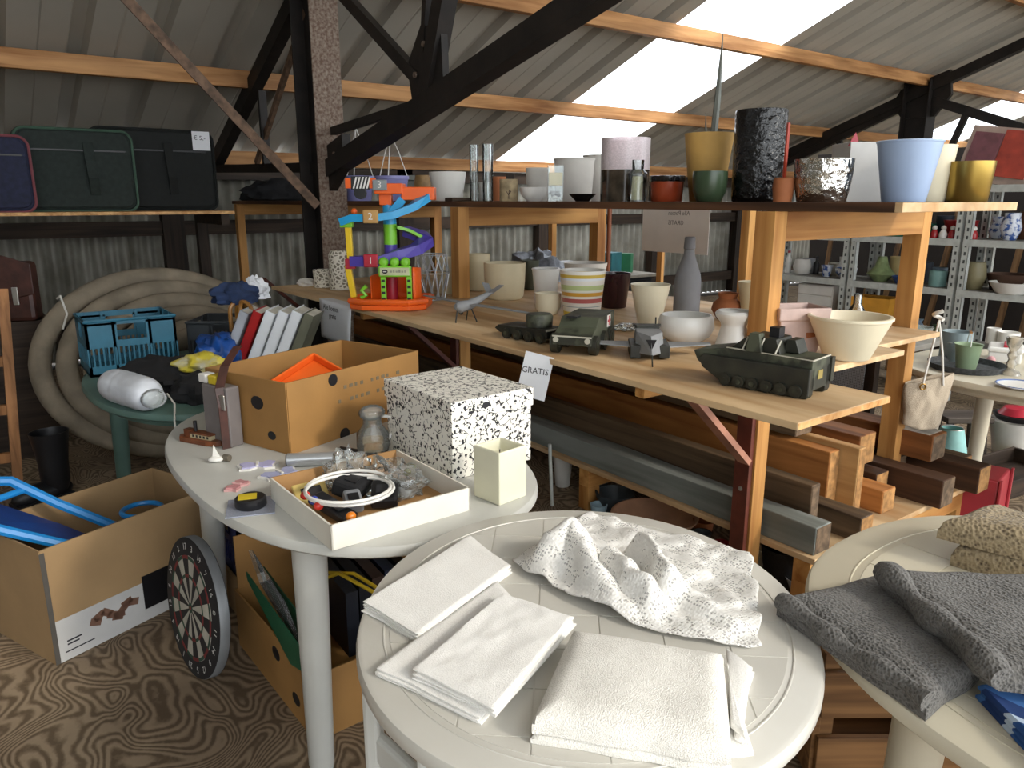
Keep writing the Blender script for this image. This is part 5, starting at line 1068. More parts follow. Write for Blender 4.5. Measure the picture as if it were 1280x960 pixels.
for px_, lab in (((2.4, 3.596, 1.4935, 0.0246, 0.0246, 0.3006), 'thin tall glass tube vase nearest the white pot'), ((2.4, 3.4629, 1.4935, 0.0283, 0.0283, 0.2974), 'wider tall glass tube vase beside the log candle')):
    pot('glass_tube', px_, M_gtube, lab, 'vase', .003)
pot('glass_tumbler', (2.62, 3.8478, 1.4935, 0.0625, 0.0673, 0.1087), M_frg, 'low smoky tumbler behind the glass tubes', 'glass', .003)
lc = thing('log_candle', 'round log candle holder with tree carved on it', 'candle', (2.42, 3.2989, 1.4935, 0.0486, 0.0486, 0.1126)[:3]); g = (2.42, 3.2989, 1.4935, 0.0486, 0.0486, 0.1126)
MB().lathe([(0, 0), (g[3], 0), (g[3], g[5]), (g[3]*.8, g[5]), (g[3]*.8, g[5]-.01), (0, g[5]-.01)], 24).build('log', pm('bark beige', 'b9a581', .8, 0, .2, 30), lc)
tr_ = MB(); ux, uy = -g[0]/math.hypot(g[0], g[1]), -g[1]/math.hypot(g[0], g[1])
for dx, z0, dx2, z1 in ((0, .012, 0, .04), (0, .03, -.012, .05), (0, .035, .012, .052), (0, .04, .004, .058)):
    f = lambda d: (ux*g[3]*1.0-uy*d, uy*g[3]*1.0+ux*d)
    tr_.tube([(*f(dx), z0), (*f(dx2), z1)], .002, 5)
tr_.build('carved_tree', M_leather, lc)
tag(MB().b2((-.025, -.025, 0), (.025, .025, .16)).build('dark_wood_block', M_dark_woodz, None, (2.75, 3.7325, 1.4935), CAMR, .003), 'upright dark wooden block behind the log candle', 'block')
pot('orange_pot', (2.9, 4.0666, 1.4935, 0.0516, 0.0568, 0.1508), M_terra, 'little orange pot peeping out behind the glass tubes')
pot('white_mug', (2.6, 3.2811, 1.4935, 0.0519, 0.0649, 0.1729), M_wmat, 'plain whitish mug behind the small white bowl', 'mug')
pot('small_bowl', (2.38, 3.0355, 1.4935, 0.0359, 0.0717, 0.0682), M_wgl, 'small white bowl in front of the plain mug', 'bowl', prof=[(.45, 0), (.85, .4), (1, 1)])
gv = thing('glass_candle', 'square glass with yellow candle and shells in the bottom', 'candle', (2.36, 2.8433, 1.4935, 0.0496, 0.0534, 0.1641)[:3]); g = (2.36, 2.8433, 1.4935, 0.0496, 0.0534, 0.1641)
MB().lathe([(0, 0), (g[3], 0), (g[4], g[5]), (g[4]-.003, g[5]), (g[3]-.003, .004), (0, .004)], 4).build('glass', M_gtube, gv, None, R(8)); MB().lathe([(0, g[5]*.45), (g[3]*.9, g[5]*.45), (g[3]*.9, g[5]*.8), (0, g[5]*.8)], 4).build('wax', pm('yellow wax', 'cfb56a', .5), gv, None, R(8))
for i in range(6):
    m = MB(); m.ball((0, 0, 0), .012, 10, (1.3, 1, .8)); m.build('shell', (M_wmat, M_black, M_greyb)[i % 3], gv, (.013*math.cos(i*1.3), .013*math.sin(i*1.3), .018+.011*(i % 3)))
fd = MB(); n_ = 40; vs = []
for s, z, w in ((.5, 0, 0), (.95, .03, .06), (1.0, .034, .08), (.94, .034, .08), (.45, .006, 0)):
    vs += [(.062*(s+w*.5*math.cos(10*2*math.pi*k/n_))*math.cos(2*math.pi*k/n_), .062*(s+w*.5*math.cos(10*2*math.pi*k/n_))*math.sin(2*math.pi*k/n_), z) for k in range(n_)]
fs = [tuple(reversed(range(n_)))]+[(i*n_+k, i*n_+(k+1) % n_, (i+1)*n_+(k+1) % n_, (i+1)*n_+k) for i in range(4) for k in range(n_)]+[tuple(4*n_+k for k in range(n_))]
fd.add(vs, fs, None, True); tag(fd.build('fluted_dish', M_bgl, None, (2.38, 2.6716, 1.4935)), 'small black fluted dish in front of the white pots', 'dish')
pot('white_pot', (2.62, 3.0087, 1.4935, 0.0904, 0.1028, 0.2115), M_wmat, 'tall white pot with grey rim behind the black fluted dish', rim=.006)
pot('white_pot', (2.88, 3.1027, 1.4935, 0.0739, 0.087, 0.2398), M_wmat, 'tall white pot half hidden by the pink glass cylinder', rim=.006)
pv = thing('glass_cylinder', 'frosted pink glass cylinder vase with brownish lower half', 'vase', (2.48, 2.5033, 1.4935, 0.1082, 0.1082, 0.271)[:3]); g = (2.48, 2.5033, 1.4935, 0.1082, 0.1082, 0.271)
MB().lathe([(g[3], g[5]*.5), (g[4], g[5]), (g[4]-.005, g[5]), (g[3]-.005, g[5]*.5)], 36).build('pink_upper', M_frp, pv); MB().lathe([(0, 0), (g[3], 0), (g[3], g[5]*.5), (g[3]-.005, g[5]*.5), (g[3]-.005, .008), (0, .008)], 36).build('brown_lower', pm('brown glass', '5c5042', .15, 0, .35, 18, .1), pv)
jr = thing('glass_jar', 'small glass jar with cream filling beside red-brown pot', 'jar', (2.36, 2.3065, 1.4935, 0.0404, 0.0404, 0.168)[:3]); g = (2.36, 2.3065, 1.4935, 0.0404, 0.0404, 0.168)
MB().lathe([(0, 0), (g[3], 0), (g[3], g[5]*.68), (g[3]*.6, g[5]*.78), (g[3]*.62, g[5]), (g[3]*.55, g[5]), (g[3]*.5, g[5]*.78), (g[3]*.9, g[5]*.66), (g[3]*.9, .005), (0, .005)], 24).build('jar', M_gtube, jr); MB().lathe([(0, .006), (g[3]*.85, .006), (g[3]*.85, g[5]*.6), (0, g[5]*.62)], 20).build('filling', pm('cream filling', 'c9bf98', .7), jr)
rp = pot('redbrown_pot', (2.38, 2.1597, 1.4935, 0.0619, 0.0684, 0.1007), M_rbr, 'red-brown pot with black glazed rim')
g = (2.38, 2.1597, 1.4935, 0.0619, 0.0684, 0.1007); MB().lathe([(g[4]*1.01, g[5]*.78), (g[4]*1.05, g[5]*.82), (g[4]*1.05, g[5]*1.0), (g[4]*.98, g[5]*1.01), (g[4]*.9, g[5]*.95)], 32).build('black_rim', M_bgl, rp)
yp = pot('ochre_pot', (2.55, 2.0991, 1.4935, 0.0663, 0.0994, 0.2681), M_ochre, 'tall ochre pot holding sticks behind dark green pot'); g = (2.55, 2.0991, 1.4935, 0.0663, 0.0994, 0.2681)
tag(MB().lathe([(0, .01), (g[3]*.9, .01), (g[4]*.9, g[5]*.9), (0, g[5]*.91)], 24).build('soil', pm('dry soil', '3a3028', .95), None, g[:3]), 'dry soil filling the tall ochre pot', 'soil')
sk = thing('dry_plant', 'dead grey agave leaves stuck in the tall ochre pot', 'plant', (g[0], g[1], g[2]+g[5]*.85))
for i, (dx, hh, ww) in enumerate(((.03, .42, .03), (.035, .17, .012), (-.02, .12, .01))):
    m = MB(); m.tube([(dx*.5, 0, 0), (dx*.8, 0, hh*.4), (dx, 0, hh)], [ww*.5, ww*.45, .001], 6); m.build('leaf', pm('grey leaf', '6d7068', .6), sk, None, CAMR)
pot('green_pot', (2.38, 1.9437, 1.4935, 0.0523, 0.0662, 0.1132), M_dgreen, 'small dark green pot in front of the tall ochre pot', prof=[(.72, 0), (.95, .35), (1, .8), (.98, 1)])
bv = (2.52, 1.835, 1.4935, 0.0892, 0.0953, 0.3319)
o = pot('black_vase', bv, M_bgl, 'tall black glossy hammered cylinder vase', 'vase', .008, prof=[(.93, 0), (.95, .05), (1, .98), (.98, 1)])
t = thing('terracotta_pot', 'tiny terracotta pot with a red stick beside the silver bowl', 'pot', (2.34, 1.5931, 1.4935, 0.0304, 0.0359, 0.0811)[:3]); g = (2.34, 1.5931, 1.4935, 0.0304, 0.0359, 0.0811)
MB().lathe([(0, 0), (g[3], 0), (g[4], g[5]*.6), (g[4]*.95, g[5]*.95), (g[4]*.8, g[5]), (g[4]*.8, g[5]*.9), (0, g[5]*.85)], 20).build('pot', M_terra, t); MB().b2((-.006, -.003, .02), (.006, .003, .26)).build('red_stick', pm('red stick', 'a8381f', .5), t)
pot('silver_bowl', (2.42, 1.4978, 1.4935, 0.0793, 0.0957, 0.1401), M_sil, 'dented shiny silver bowl on the upper board', 'bowl', .004, prof=[(.83, 0), (.92, .3), (.97, .6), (1, 1)])
wp = thing('white_tub', 'translucent white square tub behind the silver bowl', 'tub', (2.85, 1.6088, 1.4935), CAMR)
m = MB(); a0, a1, hh = .075, .085, .215
m.add([(-a0, -a0, 0), (a0, -a0, 0), (a0, a0, 0), (-a0, a0, 0), (-a1, -a1, hh), (a1, -a1, hh), (a1, a1, hh), (-a1, a1, hh), (-a1+.004, -a1+.004, hh), (a1-.004, -a1+.004, hh), (a1-.004, a1-.004, hh), (-a1+.004, a1-.004, hh), (-a0+.004, -a0+.004, .005), (a0-.004, -a0+.004, .005), (a0-.004, a0-.004, .005), (-a0+.004, a0-.004, .005)], [(3, 2, 1, 0)]+[(i*4+k, i*4+(k+1) % 4, i*4+4+(k+1) % 4, i*4+4+k) for i in range(3) for k in range(4)]+[(12, 13, 14, 15)])
m.build('body', pm('milky plastic', 'cfcdc9', .35, 0, .05), wp, bevel=.004); MB().prism([(-.09, .20), (-.045, .20), (-.065, .25)], .07, .074, XZ).build('red_flag', C_re, wp)
MB().tube([(.06, -.085, .19), (.075, -.10, .17), (.072, -.10, .13)], .003, 6).build('wire_handle', M_screw, wp)
pot('blue_pot', (2.62, 1.3173, 1.4935, 0.0677, 0.1001, 0.1974), M_pbl, 'pale blue tapered pot at the end of upper board', rim=.005)
pot('ivory_pot', (2.92, 1.3886, 1.4935, 0.0649, 0.0855, 0.198), M_cream, 'ivory tapered pot behind the pale blue pot')
pot('gold_pot', (2.98, 1.2704, 1.4935, 0.0664, 0.078, 0.1395), M_gold, 'brushed gold cylinder pot beside the ivory pot', 'pot', .003)
# ================================================================ right background
M_ang = pm('slotted grey steel', 'c9cdc8', .5, .1, .1, 20); M_shb = pm('dusty shelf board', '8a8780', .8)
def slotted(mb, x, y, z0, z1):
    mb.b2((x, y, z0), (x+.003, y+.045, z1)); mb.b2((x, y, z0), (x+.045, y+.003, z1))
levels = (.42, .85, 1.22, 1.605)
def rack_unit(y0, y1, label):
    t = thing('metal_rack', label, 'rack', (6.0, (y0+y1)/2, 0)); yc = (y0+y1)/2
    for x in (0, .42):
        for y in (y0, y1-.045):
            m = MB(); slotted(m, x, y-yc, 0, 1.64); o = m.build('upright', M_ang, t)
            sl_ = MB()
            for k in range(27): sl_.b2((x-.0012, y-yc+.016, .06+k*.058), (x-.0002, y-yc+.03, .085+k*.058))
            sl_.build('slot_row', pm('slot shadow', '4a4d4b', .8), o)
    for z in levels:
        MB().b2((.003, y0-yc+.004, z-.008), (.46, y1-yc-.004, z)).build('shelf_board', M_shb, t)
        MB().b2((-.004, y0-yc, z-.05), (.0, y1-yc, z)).build('shelf_lip', M_ang, t)
for y0, y1, lab in ((3.42, 4.30, 'grey slotted-steel rack furthest from the hanging bag, by the dark desk'), (2.56, 3.40, 'grey slotted-steel rack seen between the shelf posts and bag'), (1.70, 2.54, 'grey slotted-steel rack behind the gold pot'), (.84, 1.68, 'grey slotted-steel rack past the painted board')): rack_unit(y0, y1, lab)
def onrack(px_, lev): return (px_[0], px_[1], levels[lev]+.0005)
M_bw_ = pm('blue white china', 'd5dbe6', .25, 0, .3, 30, .02, col2='3c5a9a', lo=.4, hi=.5); M_rdw = pm('red enamel', 'b3272c', .3); M_grn = pm('green glaze small', '8a9a6a', .35, 0, .2, 20); M_tg = pm('turquoise glass', '8fb9b4', .2); M_brn = pm('brown glaze', '5b3a26', .35)
SM = [('china_vase', (6.3, 2.4491, 1.2389), 2, .04, .05, .16, M_bw_, [(.7, 0), (1.1, .4), (.5, .75), (.8, 1)], 'slim china vase next to round blue-patterned jar', 'vase'),
 ('china_jar', (6.12, 2.2841, 1.2386), 2, .05, .07, .19, M_bw_, [(.6, 0), (1.0, .45), (.7, .85), (.75, 1)], 'round white jar with blue flowers on middle rack shelf', 'jar'),
 ('enamel_pan', (6.25, 2.6784, 1.262), 2, .09, .12, .13, M_rdw, None, 'red enamel pan behind small white figurines', 'pan'),
 ('brown_jar', (6.32, 2.2545, 1.2341), 2, .06, .08, .2, M_brn, [(.7, 0), (1, .5), (.7, 1)], 'brown jar at the end of the middle rack shelf', 'jar'),
 ('china_cup', (6.12, 3.666, 0.8569), 1, .03, .05, .10, M_bw_, None, 'small blue-white cup on the rack shelf', 'cup'),
 ('china_bowl', (6.12, 3.4898, 0.8707), 1, .05, .09, .09, M_bw_, [(.5, 0), (.9, .5), (1, 1)], 'blue and white bowl beside the small cup', 'bowl'),
 ('white_jar', (6.2, 3.9585, 0.8509), 1, .06, .08, .13, M_wmat, [(.8, 0), (1, .5), (.8, 1)], 'round cream jar on the rack by the near post', 'jar'),
 ('glass_dish', (6.15, 3.2014, 0.8916), 1, .06, .11, .2, M_grn, [(.5, 0), (1, .3), (.5, .6), (.3, 1)], 'green leaf-shaped dish on the rack behind back post', 'dish'),
 ('blue_bowl', (6.1, 2.9982, 0.8914), 1, .05, .08, .06, pm('cobalt', '33508f', .3), None, 'cobalt blue bowl next to the green dish', 'bowl'),
 ('glass_box', (6.12, 2.7366, 0.8497), 1, .06, .065, .12, M_tg, None, 'pale turquoise tub on the rack beside the bag rope', 'tub'),
 ('brown_vase', (6.2, 2.6486, 0.8522), 1, .05, .06, .25, pm('bronze vase', '4a4234', .3, .3), [(.6, 0), (1.2, .3), (.5, .6), (.9, 1)], 'dark bronze vase behind the turquoise tub', 'vase'),
 ('brown_pot', (6.15, 2.4903, 0.8577), 1, .06, .08, .2, pm('khaki', '8a8160', .5), [(.7, 0), (1, .5), (.8, 1)], 'khaki pot beside the dark bronze vase', 'pot'),
 ('white_dish', (6.08, 2.2042, 0.8542), 1, .10, .15, .08, M_wgl, None, 'long white dish near the front of rack shelf', 'dish'),
 ('brown_basket', (6.28, 2.3004, 0.9253), 1, .12, .15, .12, pm('dark wicker', '4a3020', .8), None, 'dark wicker basket behind the long white dish', 'basket'),
 ('green_tin', (6.2, 2.8715, 1.56), 3, .06, .06, .0, None, None, '', '')]
for nm, pp_, lev, rb, rt, h, mat, prof, lab, cat in SM:
    if mat is None: continue
    pot(nm, (pp_[0], pp_[1], levels[lev]+.0005, rb, rt, h), mat, lab, cat, prof=prof)
CL = (('e2ddd0', 'cream'), ('8fa7bd', 'grey-blue'), ('7a3b2c', 'rust-red'), ('c9b27a', 'straw-yellow'), ('5f7a5c', 'moss-green'), ('b9bcc2', 'silver-grey'), ('39424f', 'slate'), ('d6a7a0', 'rose-pink'))
PR = ([(.6, 0), (1, .4), (.5, .8), (.7, 1)], [(.9, 0), (1, 1)], [(.5, 0), (.9, .5), (1, 1)])
SH = ('bulbous vase', 'straight beaker', 'flared bowl')
for i in range(24):
    c_, nm_ = CL[i % 8]; k_ = i//8; yy = (3.95, 3.7, 3.15, 2.95, 2.78, 2.1, 1.95, 1.78)[(i*3+k_) % 8]
    pot('crockery', (6.30+.04*(i % 3), yy+.03*k_, levels[k_ if k_ < 2 else 2]+.0005, .035, .055+.01*(i % 3), .10+.03*((i*5) % 4)), pm('crock '+nm_, c_, .4), '%s %s standing at the back of a slotted-steel rack' % (nm_, SH[k_]), 'crockery', prof=PR[k_])
og_ = thing('orange_crate', 'shallow orange tray tilted on the low rack shelf', 'tray', (6.14, 3.215, levels[0]+.001), R(5)); MB().b2((-.12, -.16, 0), (.12, .16, .02)).build('base', pm('amber plastic', 'd99a35', .5), og_)
for a, b in (((-.12, -.16, .02), (-.105, .16, .3)), ((.105, -.16, .02), (.12, .16, .3)), ((-.105, -.16, .02), (.105, -.145, .3)), ((-.105, .145, .02), (.105, .16, .3))): MB().b2(a, b).build('side', pm('amber plastic', 'd99a35', .5), og_)
dr_ = thing('drawer_tower', 'white stacked drawer unit on the low rack shelf', 'drawers', (6.24, 3.72, levels[0]+.001)); MB().b2((-.18, -.17, 0), (.18, .17, .36)).build('body', M_wmat, dr_, bevel=.004)
for k in range(4): MB().b2((-.19, -.16, .01+.088*k), (-.18, .16, .088+.088*k)).build('drawer', M_white, dr_, bevel=.003)
for i in range(5):
    t = thing('figurine', 'tiny white and red figurine in front of the red enamel pan', 'figurine', (6.06, (2.78, 2.715, 2.65, 2.585, 2.50)[i], levels[2]+.0005), 0, 'figurines on the middle rack shelf')
    MB().lathe([(.026, 0), (.03, .03), (.016, .06), (0, .066)], 12).build('body', M_white if i % 2 else M_rdw, t); MB().ball((0, 0, .075), .019, 10).build('head', M_wmat, t)
# background bottles and bits on the far racks, level with the shelf posts
for i, (px_, mat, hh, lab) in enumerate((((6.2, 4.1029, 1.145), M_rdw, .2, 'small red-capped bottle on the rack by the near post'), ((6.25, 3.6214, 1.0399), M_white, .17, 'white little bottle next to the red figurine bottle'), ((6.25, 3.5481, 1.044), M_rdw, .2, 'red little bottle on the little stand'), ((6.25, 3.8491, 1.0272), M_black, .16, 'black iron candlestick on the rack shelf'))):
    t = thing('small_bottle', lab, 'bottle', (px_[0], px_[1], levels[1]+.0005), 0)
    MB().lathe([(0, 0), (.025, 0), (.027, hh*.6), (.011, hh*.75), (.011, hh*.9), (0, hh*.9)], 12).build('body', mat if mat is not M_rdw else M_white, t); MB().lathe([(.013, hh*.9), (.013, hh), (0, hh)], 12).build('cap', mat, t)
# painted board and items on top shelf
pb = thing('painted_board', 'red and mauve painted board in pale frame on the top rack shelf', 'painting', (6.2, 2.471, 1.6055), R(-90))
rot_ = Matrix.Rotation(R(-12), 4, 'X') @ Matrix.Rotation(R(9), 4, 'Y')
m = MB(); m.box((0, .03, .205), (.50, .02, .40), rot_); m.build('frame', pm('pale frame', 'a99284', .7, 0, .15), pb)
m = MB(); m.box((.105, .017, .21), (.23, .008, .33), rot_); m.build('red_panel', pm('red paint', 'b0402c', .7, 0, .2, 12), pb); m = MB(); m.box((-.115, .017, .23), (.20, .008, .30), rot_); m.build('mauve_panel', pm('mauve paint', '7d4a50', .7, 0, .2, 12), pb)
tag(MB().b2((-.2, -.12, 0), (.2, .12, .10)).build('green_box', pm('sea green plastic', '1f8069', .5), None, (6.2, 2.85, levels[3]-.205+.0), 0, .01), 'sea-green plastic box under the top rack shelf', 'box')
bpy.data.objects['green_box'].location.z = levels[2]+.0005+.0; bpy.data.objects['green_box'].location.y = 3.0
# sticks leaning behind the racks
M_stick = wood('leaning stick', '8a6a48', '4f3a26', 'Z')
for i in range(16):
    y = 1.2+.19*i+random.uniform(-.04, .04); hh = random.uniform(1.1, 1.75)
    tag(MB().beam((0, 0, 0), (.25+random.uniform(0, .1), random.uniform(-.1, .1), hh), .035, .03+.02*(i % 3)).build('wooden_stick', M_stick, None, (6.62+.04*(i % 3), y, .0)), 'rough wooden stick leaning behind the slotted-steel racks, among its look-alikes', 'stick', 'sticks leaning behind the racks')
sc_ = thing('shade_backdrop', 'dark partition sheet added for the gloom behind the leaning sticks', 'backdrop', (7.3, 2.4, 0))  # added dark sheet, its colour stands in for the unlit depth behind the racks
for k in range(4): MB().b2((0, -2.2+k*1.1, 0), (.03, -1.105+k*1.1, 1.95)).build('panel', pm('depth shade', '2a221c', .8), sc_)
# second ivory table with crockery
oval_table((4.03, 1.25), 0, .50, .62, 2.5, M_ptab2, 'ivory garden table with crockery beside the slotted-steel racks', [(.3, .36), (.3, -.36), (-.3, -.36), (-.19, .40)])
Z4 = .7205
M_bgr = pm('blue grey clay', '8c9ca0', .6, 0, .1, 12, .1)
cp = pot('bluegrey_pot', (3.971, 1.6466, 0.7205, 0.0593, 0.0681, 0.1473), M_bgr, 'blue-grey cylinder pot with leaf relief on the crockery table', prof=[(1.05, 0), (1.0, .9), (1.03, 1)])
gx = (3.971, 1.6466, 0.7205, 0.0593, 0.0681, 0.1473)
for i in range(10):
    a = 2*math.pi*i/10; m = MB(); m.ball((0, 0, 0), .011, 8, (.25, 1.2, .6)); o = m.build('leaf_relief', pm('pale leaf', 'a9b5b4', .6), cp, (gx[4]*1.02*math.cos(a), gx[4]*1.02*math.sin(a), gx[5]*(.45+.2*(i % 2)))); o.rotation_euler = (0, 0, a)
ty = thing('woven_tray', 'round dark woven tray carrying green pail', 'tray', (3.8093, 1.5226, 0.7205))
m = MB(); m.lathe([(0, 0), (.15, 0), (.165, .03), (.16, .03), (.145, .006), (0, .006)], 36); m.build('tray', pm('dark weave', '4a4d50', .7, 0, .3, 60, .6, 120), ty)
gb = thing('green_pail', 'small sage green pail with wire handle on the woven tray', 'pail', ((3.7743, 1.4909, 0.727)[0]+.03, (3.7743, 1.4909, 0.727)[1]+.03, .727)); 
MB().lathe([(0, 0), (.042, 0), (.058, .11), (.062, .115), (.055, .112), (.04, .006), (0, .006)], 28).build('pail', pm('sage green', '93a886', .5, 0, .08), gb)
MB().tube([(.06*math.cos(R(t_)), 0, .11+.06*math.sin(R(t_))) for t_ in range(0, 181, 15)], .002, 5).build('handle', M_screw, gb, None, R(30)); MB().cyl((-.02, 0, .171), (.02, 0, .171), .006, 8).build('grip', M_cane, gb, None, R(30))
tag(MB().ball((0, 0, .02), .02, 10).build('pink_flower', pm('pink petals', 'd09a9c', .7), None, (4.0217, 1.4995, 0.7205)), 'pink artificial flower beside the green pail', 'flower')
bd = thing('butter_dish', 'white lidded dish on the crockery table', 'dish', (4.1799, 1.5002, 0.7205), R(20)); MB().b2((-.09, -.07, 0), (.09, .07, .05)).build('base', M_wgl, bd, bevel=.008); MB().b2((-.095, -.075, .05), (.095, .075, .075)).build('lid', M_wgl, bd, bevel=.01); 
tag(MB().b2((-.07, -.01, 0), (.07, .01, .012)).build('red_ribbon', C_re, None, ((4.1799, 1.5002, 0.7205)[0], (4.1799, 1.5002, 0.7205)[1], Z4+.0755), R(20), .003), 'red strip lying on the white lidded dish', 'ribbon')
pot('white_cup', (4.6366, 1.7362, 0.7205, 0.0357, 0.0359, 0.0852), M_wgl, 'plain white beaker at the back of crockery table', 'cup')
pot('white_cup', (4.6165, 1.6513, 0.7205, 0.0523, 0.0529, 0.0764), M_wgl, 'short dotted white beaker beside the plain one', 'cup')
cs = thing('glass_candlestick', 'clear ribbed glass candlestick on the crockery table', 'candlestick', (3.8461, 1.3484, 0.7205))
MB().lathe([(0, 0), (.045, 0), (.04, .012), (.015, .03), (.022, .05), (.014, .07), (.022, .09), (.014, .11), (.03, .14), (.036, .17), (.03, .175), (.02, .14), (0, .12)], 20).build('stem', glass('tinted glass', (.85, .8, .7), .05, .3), cs)
pt_ = thing('plate', 'white plate with blue rim at the crockery table edge', 'plate', (3.5981, 1.2113, 0.7205)); MB().lathe([(0, 0), (.06, 0), (.10, .014), (.098, .016), (.058, .004), (0, .004)], 28).build('dish', M_wgl, pt_); MB().tube([(.093*math.cos(2*math.pi*i/28), .093*math.sin(2*math.pi*i/28), .0145) for i in range(28)], .004, 5, True).build('blue_band', pm('china blue', '5d78b0', .3), pt_)
pot('glass_bowl', (4.45, 2.05, .7205, .05, .07, .07), glass('greenish glass', (.85, .9, .86), .05, .3), 'greenish glass bowl behind the blue-grey pot', 'bowl')
pot('glass_bottle', (4.30, 2.36, .7205, .055, .06, .24), M_gtube, 'clear glass bottle seen beyond the cream bowl', 'bottle', prof=[(.9, 0), (1, .5), (.4, .75), (.4, 1)])
tag(MB().cyl((-.12, 0, .045), (.12, 0, .045), .045, 20).build('paper_roll', pm('roll white green', 'd5dbdc', .5, 0, .1, 6, col2='6f9a62', lo=.3, hi=.4), None, (3.95, 2.1, .7205), R(-60)), 'white and green roll lying beyond the cream bowl', 'roll')
st2 = thing('side_table', 'low table carrying the glass bottle and roll beyond the shelf', 'table', (4.17, 2.30, 0)); MB().b2((-.39, -.36, .69), (.42, .42, .72)).build('top', M_shb, st2, bevel=.004)
for x in (-.34, .36):
    for y in (-.32, .38): MB().b2((x-.025, y-.025, 0), (x+.025, y+.025, .69)).build('leg', M_dark_woodz, st2)
# under and beside the crockery table
sl2 = thing('low_stool', 'dark weathered low stool under the crockery table', 'stool', (4.8268, 1.9113, 0.0), CAMR); M_stl = wood('weathered stool', '5a5048', '2c2622', 'X')
MB().b2((-.14, -.1, .2), (.14, .1, .235)).build('seat', M_stl, sl2, bevel=.005)
for x in (-.1, .1):
    for y in (-.06, .06): MB().beam((x*1.15, y*1.2, 0), (x, y, .2), .03, .03).build('leg', M_stl, sl2)
pot('white_bucket', (5.0277, 1.6908, 0.001, 0.0959, 0.1365, 0.2114), M_wmat, 'whitish bucket standing under the crockery table', 'bucket')
pa = thing('black_pan', 'black frying pan resting across the whitish bucket', 'pan', (5.0277, 1.6908, 0.001, 0.0959, 0.1365, 0.2114)[:2]+((5.0277, 1.6908, 0.001, 0.0959, 0.1365, 0.2114)[5]+.003,)); MB().lathe([(0, 0), (.10, 0), (.125, .035), (.12, .035), (.096, .006), (0, .006)], 28).build('pan', M_black, pa); MB().beam((.11, 0, .03), (.28, .05, .045), .02, .01).build('handle', M_black, pa)
MB().lathe([(.10, .036), (.07, .075), (0, .085)], 20).build('red_lid', C_re, pa)
tl_ = thing('teal_lampshade', 'pale turquoise lampshade on the floor behind the beams', 'lampshade', (4.5187, 1.8298, 0.001)); MB().lathe([(.11, 0), (.06, .22), (.057, .22), (.105, .0)], 32).build('shade', pm('turquoise shade', '9cd3cf', .6), tl_); MB().tube([(.058*math.cos(2*math.pi*i/24), .058*math.sin(2*math.pi*i/24), .22) for i in range(24)], .003, 5, True).build('top_ring', M_screw, tl_)
wt = thing('wooden_trough', 'low dark wooden trough behind the red panel', 'trough', (4.5245, 1.5038, 0.001), R(-8))
for nm, a, b in (('base', (-.3, -.16, 0), (.3, .16, .02)), ('side', (-.3, -.16, .02), (.3, -.14, .10)), ('side', (-.3, .14, .02), (.3, .16, .10)), ('end', (-.3, -.14, .02), (-.28, .14, .10)), ('end', (.28, -.14, .02), (.3, .14, .10))): MB().b2(a, b).build(nm, M_dark_wood, wt, bevel=.002)
rc = thing('red_bin', 'tall red plastic bin with raised rim standing by the tweed table', 'bin', (3.717, 1.3579, 0.001), R(10)); M_rr = pm('dull red plastic', 'a8333c', .45, 0, .1)
MB().b2((-.12, -.10, 0), (.12, .10, .28)).build('body', M_rr, rc, bevel=.01)
for x in (-.115, .115): MB().b2((x-.012, -.112, .0), (x+.012, -.10, .285)).build('rim', M_rr, rc, bevel=.003)
# canvas bag hanging on the back post
cbg = thing('canvas_bag', 'natural canvas bag hanging from the back post by rope handles', 'bag', (3.4003, 1.5, 0.6369), CAMR)
M_canv = fabric('natural canvas', 'b8aa96', '8d806e', 300, bmp=.4, big=8)
m = MB(); cbg_s = .0029
def bagpt(u, v, s):
    w = (.105-.018*v)*(1+.05*math.sin(v*6)); x = (u-.5)*2*w; dpt = .035*math.sqrt(max(0, 1-(2*u-1)**2))*(1-.4*abs(v-.5))
    return (x-.01*v, s*dpt+.008*noise.noise(Vector((x*30, v*4, s))), -.11+.21*(1-v)-.02*math.sin(u*3)*v+.012*(u-.5)*(1-v)*4)
for s in (-1, 1): m.grid(lambda u, v: bagpt(u, v, s), 24, 20)
m.build('body', M_canv, cbg, solid=.002)
for sx in (-.05, .05): m = MB(); m.tube([(sx*.9+.0, -.035, .075), (sx*.5, -.03, .22), (.0, -.015, .36)], .0045, 8); m.build('rope_handle', M_cord, cbg)
m = MB(); m.tube([(.02*math.cos(t_*.7), .02*math.sin(t_*.7)-.01, .36+.006*t_) for t_ in range(8)], .009, 8); m.build('rope_knot', M_cord, cbg)
m = MB(); m.tube([(-.045+.012*math.cos(2*math.pi*i/16), -.038, .07+.012*math.sin(2*math.pi*i/16)) for i in range(16)], .004, 6, True); m.build('eyelet', pm('brass eyelet', '8a6a34', .35, .7), cbg)
def meshmat():
    m, N, L, B = nt('perforated mesh'); mp = coords(N, L, (1, 1, 1), False); v = N.new('ShaderNodeTexVoronoi'); v.inputs['Scale'].default_value = 120; v.inputs['Randomness'].default_value = 0; L.new(mp.outputs[0], v.inputs['Vector'])
    r = ramp(N, hx('25262a'), hx('9a9c9e'), .25, .4); L.new(v.outputs['Distance'], r.inputs[0]); L.new(r.outputs[0], B.inputs['Base Color']); return m
MB().b2((-.385, -.3, .40), (-.375, .38, .68)).build('mesh_skirt', meshmat(), st2, label='grey perforated mesh')
